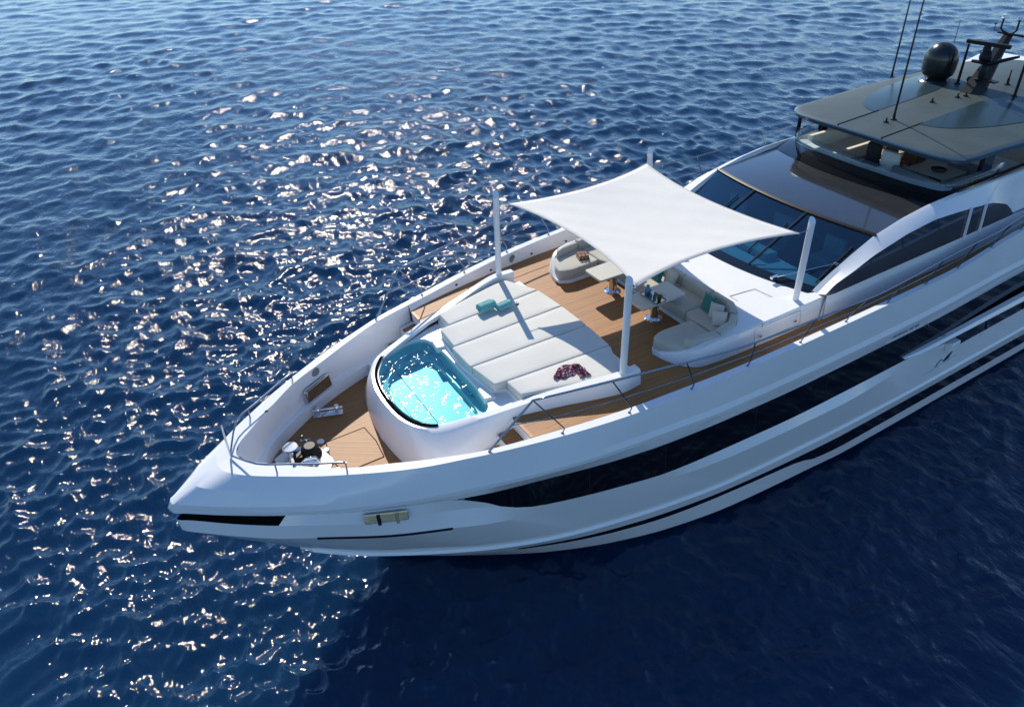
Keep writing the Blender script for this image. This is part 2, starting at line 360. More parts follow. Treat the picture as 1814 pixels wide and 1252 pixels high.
T_rb = rz_solve([(350, 942.6), (409.8, 948.6), (489.6, 953.6), (580, 952), (699.8, 947.6), (807.5, 934.7), (870, 926.8), (981.8, 903.4), (1093.6, 876), (1190, 847), (1296, 808), (1431, 746), (1500, 712)],
                [(.6, -1.5), (-4.5, -1.87), (-6, -2.03), (-8.6, -2.19), (-10.2, -2.22), (-14, -2.24), (XA, -2.24)], [(.57, 0, -1.5), (.5, .08, -1.51)], [(-19.4, 4.43, -2.24), (-25, 4.33, -2.24), (XA, 4.27, -2.24)])
T_lt = [(-1.72, 0, -3.55), (-2.3, .5, -3.55), (-3.0, 1.02, -3.55), (-3.68, 1.45, -3.55), (-4.34, 1.83, -3.55), (-5.09, 2.23, -3.55), (-5.8, 2.58, -3.55), (-7.21, 3.13, -3.55), (-8.88, 3.56, -3.55), (-10.43, 3.86, -3.55), (-12.34, 4.11, -3.55), (-15.2, 4.27, -3.55), (-16.8, 4.33, -3.55), (-20.4, 4.38, -3.55), (-26.2, 4.36, -3.55), (XA, 4.33, -3.55)]
T_st = [(-2.28, 0, -3.97), (-3.2, .68, -3.97), (-4.4, 1.62, -3.97), (-5.4, 2.2, -3.98), (-6.35, 2.62, -3.98), (-7.94, 3.2, -3.99), (-8.96, 3.48, -3.99), (-10.5, 3.8, -3.99), (-12.44, 4.06, -3.99), (-15.1, 4.24, -4.0), (-16.9, 4.31, -4.0), (-20.7, 4.33, -4.01), (-26.35, 4.33, -4.02), (XA, 4.31, -4.02)]
T_sb = [(-2.48, 0, -4.12), (-3.4, .64, -4.12), (-4.6, 1.58, -4.12), (-5.5, 2.12, -4.13), (-6.41, 2.54, -4.14), (-7.98, 3.16, -4.15), (-8.97, 3.46, -4.16), (-10.5, 3.8, -4.17), (-12.47, 4.04, -4.18), (-15.0, 4.22, -4.25), (-15.8, 4.26, -4.46), (-17.1, 4.31, -4.5), (-21.0, 4.31, -4.51), (-26.9, 4.31, -4.52), (XA, 4.3, -4.52)]
T_bo = [(-3.62, 0, -5.0), (-4.6, .72, -5.0), (-6.0, 1.62, -5.0), (-7.6, 2.5, -5.0), (-9.2, 3.15, -5.0), (-10.8, 3.6, -5.0), (-12.8, 3.92, -5.0), (-15.8, 4.13, -5.0), (-17.4, 4.22, -5.0), (-21.4, 4.24, -5.0), (-27.3, 4.24, -5.0), (XA, 4.24, -5.0)]
T_wl = [(-5.6, 0, -6.4), (-8, .9, -6.4), (-11, 1.9, -6.4), (-15, 2.8, -6.4), (-20, 3.2, -6.4), (XA, 3.3, -6.4)]
US = [(i / 90) ** 1.7 for i in range(91)]
def line(T, dy=0.0, dz=0.0, inset=0.0):
    x0 = T[0][0] - inset; out = []
    for u in US:
        x = x0 + (XA - x0) * u; y = itp(T, x, 1)
        out.append((x, max(y + dy * min(1, y / .3), 0) if u > 0 else 0.0, itp(T, x, 2) + dz))
    return out
def mirror(l): return [(x, -y, z) for x, y, z in l]
def strip(mb, a, b, mi=0, cond=None):
    for s in (1, -1):
        A = a if s == 1 else mirror(a); B = b if s == 1 else mirror(b)
        for i in range(len(A) - 1):
            if cond and not cond((A[i][0] + B[i][0] + A[i+1][0] + B[i+1][0]) / 4): continue
            mb.add([A[i], B[i], B[i+1], A[i+1]], [(0, 1, 2, 3)], mi)
L_cap = line(T_cap)
# nose fullness: extra line between cap and crease, bulged outward
def between(a, b, t, out, dz=0):
    r = []
    for (x0, y0, z0), (x1, y1, z1) in zip(a, b):
        y = y0 + (y1 - y0) * t; r.append((x0 + (x1 - x0) * t, y + (out if y > .01 else 0) , z0 + (z1 - z0) * t + dz))
    return r
L_cr = line(T_cr)
L_lip = [(x, y * .99, z + .25) for x, y, z in line([(x - (.07 if y == 0 else 0), y, z) for x, y, z in T_cr])]
L_lm = [(x, y + .012 * min(1, y), z + .11) for x, y, z in line([(x + (.02 if y == 0 else 0), y, z) for x, y, z in T_cr])]
def nb(l, k):   # extra fullness of the nose, fading aft
    return [(x + (k * .0), y + (k * .03 * math.exp(-((x + .1) / 1.6) ** 2) if y > .01 else 0), z + k * .05 * math.exp(-((x + .1) / 1.2) ** 2)) for x, y, z in l]
L_q = nb(between(L_cap, L_lip, .10, .0, .0), .3)
L_h = nb(between(L_cap, L_lip, .5, .015, .01), .7)
L_in1 = line(T_bt); L_ld = line(T_ld); L_rb = line(T_rb); L_lt = line(T_lt); L_st = line(T_st); L_sb = line(T_sb); L_bo = line(T_bo); L_wl = line(T_wl)
L_ltb = [(x, y + (.05 if y > 0.2 else 0), z - .07) for x, y, z in L_lt]
hull = MB()
for a, b in ((L_cap, L_q), (L_q, L_h), (L_h, L_lip), (L_lip, L_lm), (L_lm, L_cr), (L_cr, L_in1), (L_ld, L_rb), (L_rb, L_lt), (L_lt, L_ltb), (L_ltb, L_st), (L_sb, L_bo)): strip(hull, a, b)
L_bm = []
for a_, b_ in zip(L_in1, L_ld):
    k_ = min(1, max(0, (-4.7 - (a_[0] + b_[0]) / 2) / 1.15)) ** .8; L_bm.append(tuple(p + (q - p) * k_ for p, q in zip(a_, b_)))
strip(hull, L_in1, L_ld, 0, lambda x: -4.7 < x < -1.25)
strip(hull, L_bm, L_ld, 0, lambda x: -5.86 < x < -4.7)
strip(hull, L_st, L_sb, 0, lambda x: x > -6.4)
hull.build('hull', WHITE, yacht, smooth=12)
g = MB(); strip(g, L_in1, L_bm, 0, lambda x: x < -4.7); g.build('hull_window_band', BLACK, yacht, smooth=25)
g = MB(); strip(g, L_in1, L_ld, 0, lambda x: x > -1.25); g.build('bow_recess', MATTE, yacht, smooth=25)
g = MB(); strip(g, L_st, L_sb, 0, lambda x: x < -6.4); g.build('hull_stripe', BLACK, yacht, smooth=25)
g = MB(); strip(g, L_bo, L_wl); g.build('antifouling', ANTIF, yacht, smooth=25)
# transom (out of frame)
g = MB(); ends = [L[-1] for L in (L_cap, L_cr, L_ld, L_lt, L_bo, L_wl)]
g.add(ends + [(x, -y, z) for x, y, z in reversed(ends)], [tuple(range(12))]); g.build('transom', WHITE, yacht)
# dark rub strake on the lower bow crease
for s in (1, -1):
    g = MB(); pts = []
    for i in range(24):
        x = -1.9 - i * (2.7 / 23); pts.append((x, s * (itp(T_rb, x, 1) + .012), itp(T_rb, x, 2)))
    g.tube(pts, .028, 6); g.build('rub_strake', BLACKM, yacht)
def ycap(x): return itp(T_cap, x, 1)
def zcap(x): return itp(T_cap, x, 2)
# bulwark cap and inner faces
T_ci = rz_solve([(470, 820), (540, 825.5), (609, 828.8), (699.8, 819.9), (759.6, 813.5), (865.4, 795.9)], CAPZ, [(-.93, 0, -.04), (-1.0, .22, -.04)],
                [(-7.14, 3.40, .17), (-8.67, 3.72, .26), (-10.28, 3.96, .37), (-11.87, 4.12, .44), (-13.38, 4.2, .49), (-16.7, 4.24, .5), (-19.6, 4.25, .53), (-23.6, 4.13, .81), (-30, 4.02, 1.0), (XA, 3.97, 1.0)])
L_ci = line(T_ci)
g = MB(); strip(g, L_cap, L_ci)
T_b1 = [(-1.12, 0, -.84), (-1.35, .42, -.84), (-1.75, .98, -.84), (-2.6, 1.68, -.84), (-3.5, 2.22, -.84), (-4.94, 2.80, -.84), (-5.8, 3.0, -.84), (-6.6, 3.18, -.84), (-8.67, 3.62, -.84), (XA, 3.9, -.84)]
T_b2 = [(-1.22, 0, -.88), (-1.45, .34, -.88), (-1.75, .82, -.88), (-2.6, 1.52, -.88), (-3.5, 2.08, -.88), (-4.94, 2.66, -.88), (-5.8, 2.9, -.88), (-6.6, 3.1, -.88)]
T_b3 = [(-1.25, 0, -1.2), (-1.48, .30, -1.2), (-1.75, .77, -1.2), (-2.6, 1.48, -1.2), (-3.5, 2.04, -1.2), (-4.94, 2.63, -1.2), (-5.8, 2.88, -1.2), (-6.6, 3.08, -1.2)]
def seg(T, x0, x1, n=40):
    return [(x0 + (x1 - x0) * i / n, itp(T, x0 + (x1 - x0) * i / n, 1), itp(T, x0 + (x1 - x0) * i / n, 2)) for i in range(n + 1)]
def seg2(T, x1, n=40):
    x0 = T[0][0]; o = seg(T, x0, x1, n); return [(x, 0 if i == 0 else y, z) for i, (x, y, z) in enumerate(o)]
A = seg2(T_ci, -6.6); B = seg2(T_b1, -6.6); Cc = seg2(T_b2, -6.6); D = seg2(T_b3, -6.6)
for a, b in ((A, B), (B, Cc), (Cc, D)): strip(g, a, b)
T_md = [(-6.6, 3.14, 0)] + [(x, y - .09, 0) for x, y, z in T_ci if x < -7]
strip(g, seg(T_ci, -6.6, XA, 70), seg([(a, b, -.05) for a, b, c in T_md], -6.6, XA, 70))
for s in (1, -1):   # short cross bulkhead faces at the steps
    g.add([(-6.6, s * 2.9, -1.2), (-6.6, s * 3.2, -1.2), (-6.6, s * 3.2, .0), (-6.6, s * 3.14, .0)], [(0, 1, 2, 3)])
g.build('bulwark', WHITE, yacht, smooth=22)
# decks
g = MB(); e = seg(T_md, -6.6, XA, 60)
for i in range(60): g.add([e[i], e[i+1], (e[i+1][0], -e[i+1][1], 0), (e[i][0], -e[i][1], 0)], [(0, 1, 2, 3)])
g.build('main_deck', TEAK, yacht)
g = MB(); e = seg2(T_b3, -6.6)
for i in range(40): g.add([e[i], e[i+1], (e[i+1][0], -e[i+1][1], -1.2), (e[i][0], -e[i][1], -1.2)], [(0, 1, 2, 3)])
g.build('foredeck', TEAK, yacht)
g = MB(); g.add([(-6.6, -3.2, -1.2), (-6.6, 3.2, -1.2), (-6.6, 3.2, -.03), (-6.6, -3.2, -.03)], [(0, 1, 2, 3)]); g.build('deck_riser', WHITE_D, yacht)
for s in (1, -1):
    for z, x0, x1 in ((-.3, -6.62, -6.18), (-.6, -6.62, -5.7)):
        g = MB(); g.prism([(x0, s * 2.3), (x1, s * 2.3), (x1, s * 3.02), (x0, s * 3.18)], -1.2, z - .03, 0)
        st = g.build('step', WHITE_D, yacht)
        g = MB(); g.prism([(x0 + .01, s * 2.33), (x1 - .0, s * 2.33), (x1 - .0, s * 2.88), (x0 + .01, s * 2.98)], z - .028, z, 0); q = g.build('step_tread', TEAK, yacht); q.parent = st
    g = MB(); g.prism([(-6.6, s * 2.2), (-5.0, s * 2.2), (-5.0, s * 2.66), (-5.8, s * 2.93), (-6.6, s * 3.1)], -1.2, -.88); g.build('landing', WHITE_D, yacht)
    g = MB(); g.prism([(-6.58, s * 2.36), (-6.66, s * 2.36), (-6.66, s * 3.12), (-6.58, s * 3.10)], -.02, .006); g.build('deck_nosing', TEAKP, yacht)

# foredeck hatch with diagonal planks, border and flush fittings
g = MB(); hp = [at(572, 782, z=-.9), at(641, 755, z=-.9), at(683, 800, z=-.9), at(620, 827, z=-.9)]
hp = [(-3.0, -.62), (-4.0, -.62), (-4.06, 0), (-4.0, .62), (-3.0, .62), (-2.9, 0)]
g.prism(hp, -1.2, -1.193)
hatch = g.build('deck_hatch', TEAK2, yacht)
g = MB()
for i in range(len(hp)):
    a = Vector((*hp[i], -1.193)); b = Vector((*hp[(i + 1) % len(hp)], -1.193)); g.tube([a, b], .012, 4)
q = g.build('hatch_seam', BLACKM, yacht); q.parent = hatch
for x, y in ((-2.92, -.35), (-2.88, .12), (-2.92, .45)):
    g = MB(); g.lathe([(0, .03), (.06, .03), (.075, .015), (.08, 0)], (x, y, -1.193), 14); q = g.build('hatch_hinge', STEEL, yacht); q.parent = hatch

# ---- console with spa pool and sun pad base
RO = [(-9.78, 2.93, .48), (-9.2, 2.95, .48), (-8.6, 2.8, .45), (-7.9, 2.58, .38), (-7.2, 2.4, .30), (-6.5, 2.22, .20), (-5.8, 2.01, .08), (-5.1, 1.74, -.02), (-4.78, 1.48, -.07), (-4.55, 1.1, -.10), (-4.42, .6, -.12), (-4.38, 0, -.12)]
BO = [(-9.92, 3.0), (-9.3, 3.04), (-8.6, 2.9), (-7.9, 2.72), (-7.2, 2.56), (-6.5, 2.44), (-5.8, 2.50), (-5.3, 2.62), (-4.95, 2.60), (-4.55, 1.95), (-4.28, .9), (-4.2, 0)]
RI = [(-9.78, 2.74), (-9.2, 2.74), (-8.6, 2.6), (-7.9, 2.40), (-7.2, 2.22), (-6.5, 2.04), (-5.8, 1.83), (-5.15, 1.58), (-4.92, 1.36), (-4.70, 1.02), (-4.58, .56), (-4.54, 0)]
def dens(P, n=4):
    """Catmull-Rom resample"""
    out = []
    for i in range(len(P) - 1):
        p0 = P[max(i - 1, 0)]; p1 = P[i]; p2 = P[i + 1]; p3 = P[min(i + 2, len(P) - 1)]
        for k in range(n):
            t = k / n
            out.append(tuple(.5 * ((2 * b) + (-a + c) * t + (2*a - 5*b + 4*c - d) * t*t + (-a + 3*b - 3*c + d) * t**3) for a, b, c, d in zip(p0, p1, p2, p3)))
    return out + [tuple(P[-1])]
def sym(P):
    a = dens(P); return a + [(p[0], -p[1], *p[2:]) for p in reversed(a[:-1])]
ro = sym(RO); bo = [(x, y, -1.21) for x, y in sym(BO)]; ri = [(x, y, z0[2]) for (x, y), z0 in zip(sym(RI), ro)]
low = [(x, y, min(.12, p[2] - .1) if x < -6.5 else p[2] - .12) for (x, y, z), p in zip(ri, ro)]
mid = [(a[0] + (b[0] - a[0]) * .16, a[1] + (b[1] - a[1]) * .16, a[2] - .07) for a, b in zip(ro, bo)]
g = MB(); g.grid([bo, mid, ro, ri, low])
# aft end faces of the wings, rounded foot
for s in (0, -1):
    g.add([bo[s], mid[s], ro[s], ri[s], low[s], (low[s][0], low[s][1], -.9)], [tuple(range(6))])
console = g.build('spa_console', WHITE, yacht, smooth=40, weld=True)
# sun pad plinth
def halfpad(x):  # inner half width
    return np.interp(-x, [-p[0] for p in reversed(RI)], [p[1] for p in reversed(RI)])
g = MB(); pl = [(-6.62, -1.95), (-6.5, -.9), (-6.55, 0), (-6.5, .9), (-6.62, 1.95)]
pl = [(-6.95, 2.14), (-7.9, 2.40), (-9.2, 2.74), (-9.95, 2.76), (-9.98, 1.5), (-10.02, .0), (-9.98, -1.5), (-9.95, -2.76), (-9.2, -2.74), (-7.9, -2.40), (-6.95, -2.14), (-6.95, -1.45), (-6.62, -1.35), (-6.5, 0), (-6.62, 1.35), (-6.95, 1.45)]
g.prism(pl, -.9, .12); g.build('sunpad_plinth', WHITE_D, yacht, bevel=.02)
# pool
PO = [(-6.44, 0), (-6.45, .6), (-6.42, 1.2), (-6.34, 1.62), (-6.1, 1.80), (-5.75, 1.77), (-5.3, 1.61), (-4.98, 1.40), (-4.74, 1.04), (-4.60, .56), (-4.55, 0)]
def resample2(P, d=.03):
    out = []
    for i in range(len(P)):
        a = Vector(P[i]); b = Vector(P[(i+1) % len(P)]); n_ = max(1, int(round((b - a).length / d)))
        for k in range(n_): out.append(tuple(a.lerp(b, k / n_)))
    return out
po = dens(PO, 5); po = po + [(x, -y) for x, y in reversed(po[1:-1])]
n = len(po); cx, cy = -5.5, 0
def scl(l, k, z): return [(cx + (x - cx) * k, y * k, z) for x, y in l]
g = MB(); g.grid([scl(po, 1, -.08), scl(po, .985, -.34), scl(po, .84, -.36), scl(po, .81, -.50)], closed=True)
g.add(scl(po, .81, -.50), [tuple(range(n))]); pool = g.build('spa_pool', POOLW, yacht, smooth=35)
def ripple(x, y):
    h = 0.0
    for k_, (a_, l_, ph_) in enumerate(((.3, .62, .0), (1.4, .48, 1.0), (2.3, .40, 2.2), (-.7, .31, .7), (.9, .25, 3.9), (2.9, .2, 5.1), (-1.6, .17, 1.9))):
        h += l_ * .008 * math.sin(6.283 / l_ * (x * math.cos(a_) + y * math.sin(a_)) + ph_ + .8 * math.sin(3 * x + 2 * y + k_))
    return h
rows_ = []
for k_ in np.linspace(0, .995, 75): rows_.append([(x, y, -.115 + ripple(x, y)) for x, y, z in scl(resample2(po), k_, 0)])
g = MB(); g.grid(rows_, closed=True); q = g.build('pool_water', PWAT, yacht, smooth=80, weld=False, up=True); q.parent = pool
# pool surround: from the water's edge to the console rim
def raydist(poly, ang):
    best = 9
    for i in range(len(poly)):
        x1, y1 = poly[i][0] - cx, poly[i][1] - cy; x2, y2 = poly[(i+1) % len(poly)][0] - cx, poly[(i+1) % len(poly)][1] - cy
        dx, dy = math.cos(ang), math.sin(ang); den = dx * (y2 - y1) - dy * (x2 - x1)
        if abs(den) < 1e-9: continue
        t = (x1 * (y2 - y1) - y1 * (x2 - x1)) / den; u = (x1 * dy - y1 * dx) / den
        if t > 0 and -1e-6 <= u <= 1 + 1e-6: best = min(best, t)
    return best
outer = [(x, y) for x, y, z in ri if x > -7.0]; outer = outer + [(-7.0, -2.16), (-7.0, 2.16)]
rowA, rowB, rowC = [], [], []
for k in range(120):
    a = k * 2 * math.pi / 120; r0 = raydist(po, a); r1 = max(raydist(outer, a) , r0 + .01)
    zz = lambda x: np.interp(-x, [4.5, 5.1, 5.8, 6.3, 6.56, 7.2], [-.16, -.12, -.05, .0, .03, .03])
    rowA.append((cx + r0 * math.cos(a), r0 * math.sin(a), -.16)); rowB.append((cx + (r0 + .02) * math.cos(a), (r0 + .02) * math.sin(a), float(zz(cx + r0 * math.cos(a)))))
    rowC.append((cx + r1 * math.cos(a), r1 * math.sin(a), float(zz(cx + r1 * math.cos(a)))))
g = MB(); g.grid([rowA, rowB, rowC], closed=True); q = g.build('pool_surround', WHITE_D, yacht, smooth=35); q.parent = pool
for yy in (1.25, -1.25):
    g = MB(); g.prism([(-6.66, yy - .28), (-6.40, yy - .22), (-6.34, yy + .22), (-6.64, yy + .28)], -.1, .08); q = g.build('pool_step', WHITE_D, yacht, bevel=.03); q.parent = pool
for a in (2.5, 2.95, 3.4, 3.8, 1.2, 5.1):
    r = raydist(po, a) * .96; g = MB(); g.lathe([(0, .012), (.035, .012), (.045, 0)], (cx + r * math.cos(a), r * math.sin(a), -.3), 12); q = g.build('pool_jet', STEEL, yacht); q.parent = pool
# black U frame and curved glass front
uf = [p for p in sym(RO) if p[0] > -5.0]
cu = []
for x, y, z in uf: cu.append((x, y, z))
rows = [[], [], [], []]
for i, (x, y, z) in enumerate(cu):
    a = Vector(cu[max(i-1, 0)]); b = Vector(cu[min(i+1, len(cu)-1)]); t = (b - a).normalized(); nrm = Vector((t.y, -t.x, 0)).normalized()
    if nrm.dot(Vector((-5.5 - x, -y, 0))) < 0: nrm = -nrm
    c0 = Vector((x, y, z)); w0, w1 = .075, .14
    rows[0].append(c0 + nrm * w0); rows[1].append(c0 + nrm * w0 + Vector((0, 0, .04))); rows[2].append(c0 + nrm * w1 + Vector((0, 0, .04))); rows[3].append(c0 + nrm * w1)
g = MB(); g.grid(rows); wf = g.build('glass_front_frame', MATTE, yacht, smooth=40)
g = MB(); N = len(rows[0]); A0, B0 = Vector(rows[2][0]), Vector(rows[2][-1]); top = [A0.lerp(B0, (Vector(p).y - A0.y) / (B0.y - A0.y)) + Vector((0, 0, .02)) for p in rows[2]]
g.grid([rows[2], [Vector(a).lerp(b, .5) + Vector((0, 0, .01)) for a, b in zip(rows[2], top)], top]); q = g.build('glass_front', PANE, yacht); q.parent = wf
q = MB().tube([A0 + Vector((0, 0, .02)), B0 + Vector((0, 0, .02))], .008, 5).build('glass_edge', BLACKM, yacht); q.parent = wf
# name lettering on the port side
LET = mat('lettering_grey', (.06, .08, .11), .4)
a = Vector((-18.9, itp(T_cr, -18.9, 1) - .03, -.74)); b = Vector((-17.6, itp(T_cr, -17.6, 1) - .03, -.74))
X = (a - b).normalized(); upv = Vector((0, .08, .34)).normalized(); zz = X.cross(upv).normalized(); upv = zz.cross(X); adv = 0.0
for word in ('MANGUSTA', '104', 'REV'):
    fc = bpy.data.curves.new('word', 'FONT'); fc.body = word; fc.size = .12; fc.extrude = .003
    fo = bpy.data.objects.new('tmp', fc); col.objects.link(fo); bpy.context.view_layer.update()
    me = bpy.data.meshes.new_from_object(fo.evaluated_get(bpy.context.evaluated_depsgraph_get())); bpy.data.objects.remove(fo)
    fo = bpy.data.objects.new('hull_lettering', me); col.objects.link(fo); fo.parent = yacht; me.materials.clear(); me.materials.append(LET)
    o_ = b + X * adv; fo.matrix_world = Matrix(((X.x, upv.x, zz.x, o_.x), (X.y, upv.y, zz.y, o_.y + .022), (X.z, upv.z, zz.z, o_.z - .01), (0, 0, 0, 1)))
    adv += max(v.co.x for v in me.vertices) + .07

# ---- fairleads, bulwark speakers, drain dots
def plate_on(pts4, name, m_, off, thick=.03, bevel=.02, parent=yacht):
    p = [Vector(q) for q in pts4]; nrm = (p[1] - p[0]).cross(p[3] - p[0]).normalized()
    if nrm.dot(Vector(off)) < 0: nrm = -nrm
    g = MB(); vs = [q + nrm * .004 for q in p] + [q + nrm * thick for q in p]
    g.add(vs, [(3, 2, 1, 0), (4, 5, 6, 7), (0, 1, 5, 4), (1, 2, 6, 5), (2, 3, 7, 6), (3, 0, 4, 7)])
    return g.build(name, m_, parent, bevel=bevel)
def port_fair(s):
    x0, x1 = -2.85, -3.72
    P = []
    for x, t in ((x0, .93), (x1, .93), (x1, .12), (x0, .12)):
        yb, zb = itp(T_bt, x, 1), itp(T_bt, x, 2); yl, zl = itp(T_ld, x, 1), itp(T_ld, x, 2)
        P.append((x, s * (yb + (yl - yb) * (1 - t) + .06), zb + (zl - zb) * (1 - t)))
    fl = plate_on(P, 'fairlead', GOLD, (0, s, 0), .05)
    for f in (.3, .72):
        c = Vector(P[0]).lerp(Vector(P[1]), f); c2 = Vector(P[3]).lerp(Vector(P[2]), f)
        q = MB().tube([c + Vector((0, s * .08, 0)), c2 + Vector((0, s * .08, 0))], .04, 10).build('roller', GOLD if f > .5 else BLACKM, yacht); q.parent = fl
port_fair(1); port_fair(-1)
def inner_pt(s, x, z):   # point on the bulwark inner face (upper panel)
    ya, za = itp(T_ci, x, 1), itp(T_ci, x, 2); yb, zb = itp(T_b1, x, 1), itp(T_b1, x, 2)
    if x < -6.6: yb, zb = itp(T_md, x, 1), -.05
    t = (z - za) / (zb - za); return Vector((x, s * (ya + (yb - ya) * t), z))
for s in (1, -1):
    # stainless fairlead box set through the bulwark beside the mooring bollard
    P = []
    for x, z in ((-2.95, -.42), (-3.72, -.38)): P.append(inner_pt(s, x, z) + Vector((0, -s * .01, 0)))
    P2 = [inner_pt(s, -3.80, -.84), inner_pt(s, -2.98, -.84)]
    fl = plate_on([*P, *P2], 'mooring_fairlead', STEEL, (0, -s, .3), .10, .03)
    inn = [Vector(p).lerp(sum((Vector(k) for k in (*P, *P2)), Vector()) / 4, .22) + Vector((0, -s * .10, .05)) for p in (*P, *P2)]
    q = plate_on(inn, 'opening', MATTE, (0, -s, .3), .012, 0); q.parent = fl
    # bollard: two posts and a cross bar
    bp = Vector((-3.42, s * 1.62, -1.2)); g = MB()
    g.box((bp.x, bp.y, -1.185), (.75, .2, .03), rz=s * .35)
    for k in (-.22, .22): g.lathe([(.05, 0), (.045, .16), (.075, .2), (.06, .24), (0, .25)], (bp.x + k, bp.y + s * (-k) * .38 * -1, -1.19), 12)
    g.tube([(bp.x - .36, bp.y - s * .13, -1.02), (bp.x + .36, bp.y + s * .13, -1.02)], .035, 8)
    g.build('mooring_bollard', STEEL, yacht, smooth=50)
    g = MB()
    for x in (-3.42, -10.45):
        c = inner_pt(s, x, -.14 if x > -6 else .18); g = MB(); rows = []
        for rr, off in ((.0, .02), (.12, .02), (.125, 0)):
            rows.append([c + Vector((rr * math.cos(k * .524) * .95, -s * (off + .0) + s * (-.3) * rr * math.cos(k * .524), rr * math.sin(k * .524))) for k in range(12)])
        g.grid(rows, closed=True); g.build('deck_speaker', GREY, yacht)
    for x in (-1.9, -8.3, -9.6, -11.2, -12.6):
        c = inner_pt(s, x, .0 if x > -7 else .1); g = MB(); g.box(c + Vector((0, -s * .008, 0)), (.07, .02, .05)); g.build('bulwark_light', BLACKM, yacht)

_b4 = set(o.name for o in yacht.children)
# ---- windlass group on the foredeck
g = MB(); g.prism([(-1.75, -.32), (-2.0, -.45), (-2.75, -.38), (-2.95, .42), (-2.75, .8), (-2.3, .75), (-1.75, .3)], -.9, -.86); base = g.build('windlass_base', WHITE_D, yacht, bevel=.01)
g = MB(); g.lathe([(.0, .44), (.17, .44), (.19, .42), (.17, .39), (.10, .34), (.095, .16), (.14, .06), (.19, .03), (.2, 0)], (-2.12, -.02, -.86), 28)
q = g.build('capstan', STEEL, yacht, smooth=25)
g = MB(); g.lathe([(.0, .30), (.13, .30), (.2, .25), (.22, .12), (.26, .04), (.26, 0)], (-2.55, .02, -.86), 26); g.box((-2.32, .02, -.78), (.4, .26, .16)); g.build('windlass', BLACKM, yacht, smooth=25)
g = MB(); g.lathe([(.1, 0), (.1, .12), (.17, .16), (.17, .2), (.09, .22), (0, .22)], (-2.42, .42, -.86), 20); g.tube([(-2.2, .33, -.76), (-2.35, .36, -.62), (-2.55, .42, -.62), (-2.62, .5, -.76)], .035, 8); g.build('chain_stopper', STEEL, yacht, smooth=50)
g = MB(); g.tube([(-2.55, -.3, -.86), (-2.55, -.32, -.66)], .03, 8); g.tube([(-2.45, -.38, -.66), (-2.66, -.26, -.64)], .025, 8); g.tube([(-2.5, -.34, -.66), (-2.5, -.34, -.5)], .018, 6); g.build('chain_brake', STEEL, yacht)
g = MB(); g.tube([(-2.0, .1, -.8), (-1.6, .02, -.76), (-1.3, 0, -.7)], .04, 8); g.build('anchor_chain', STEEL, yacht)
g = MB(); g.lathe([(0, .012), (.09, .012), (.1, 0)], (-2.9, -.35, -.896), 14); g.build('deck_filler', STEEL, yacht)

for o in yacht.children:
    if o.name not in _b4: o.location = (0, -.38, -.3)
# ---- guard rails
def rail_world(s):
    tops = [(944, 709), (1085, 675), (1203, 645), (1307, 617), (1403, 582), (1484, 550), (1558, 521), (1623, 487), (1684.6, 453), (1739.6, 425), (1787, 399)]
    zt = [1.30, 1.34, 1.38, 1.44, 1.5, 1.52, 1.52, 1.5, 1.5, 1.55, 1.65]
    P = [at(u, v, z=z) for (u, v), z in zip(tops, zt)]
    P = [Vector((p.x, s * p.y, p.z)) for p in P]
    return P
for s in (1, -1):
    P = rail_world(s); base0 = Vector((-5.52, s * (ycap(-5.52) - .08), zcap(-5.52)))
    P.append(Vector((-27, s * 4.1, 2.0)))
    g = MB(); g.tube([base0] + dens([tuple(p) for p in P], 4), .026, 8)
    rail = g.build('guard_rail', RAILM, yacht, smooth=60)
    tops = dens([tuple(p) for p in P], 16)
    mids = []
    for xb, dx in ((-7.14, .75), (-8.72, .5), (-10.35, .42), (-12.0, .36), (-13.75, .25), (-15.45, .2), (-17.15, .2), (-18.8, .1), (-20.3, .05), (-22.0, 0), (-23.6, 0)):
        b = Vector((xb, s * (ycap(xb) - .09), zcap(xb) - .01)); t = min(tops, key=lambda q: abs(q[0] - (xb + dx)))
        t = Vector(t); k = b + Vector((-.02, s * .04, .17)); q = MB().tube([b, k, t], .017, 7).lathe([(.04, 0), (.035, .02), (.018, .03)], b, 10).build('stanchion', RAILM, yacht, smooth=60); q.parent = rail
        mids.append(k.lerp(t, .38))
    m0 = base0.lerp(Vector(tops[0]), .52)
    q = MB().tube([m0] + mids, .011, 6).build('mid_rail', RAILM, yacht, smooth=60); q.parent = rail
# bow rail with jack staff
cz = at(408, 806, y=0)
rail = None
g = MB()
for s in (1, -1):
    pts = [cz]
    for x in (-1.2, -1.75, -2.3, -2.72):
        pts.append(Vector((x, s * (ycap(x) - .14), zcap(x) + .24 - (0 if x > -2.5 else .0))))
    pts.append(Vector((-2.78, s * (ycap(-2.78) - .12), zcap(-2.78) + .22)))
    g.tube([cz] + [Vector(p) for p in dens([tuple(p) for p in pts], 3)[1:]], .022, 8)
rail = g.build('bow_rail', RAILM, yacht, smooth=60)
for s in (1, -1):
    for x in (-1.52, -2.78):
        q = MB().tube([(x, s * (ycap(x) - .12), zcap(x) - .01), (x, s * (ycap(x) - .13), zcap(x) + .24)], .018, 7).build('stanchion', RAILM, yacht); q.parent = rail
q = MB().tube([(cz.x, 0, cz.z), at(391, 752, x=cz.x + .25)], [.022, .016], 8).build('jack_staff', RAILM, yacht); q.parent = rail

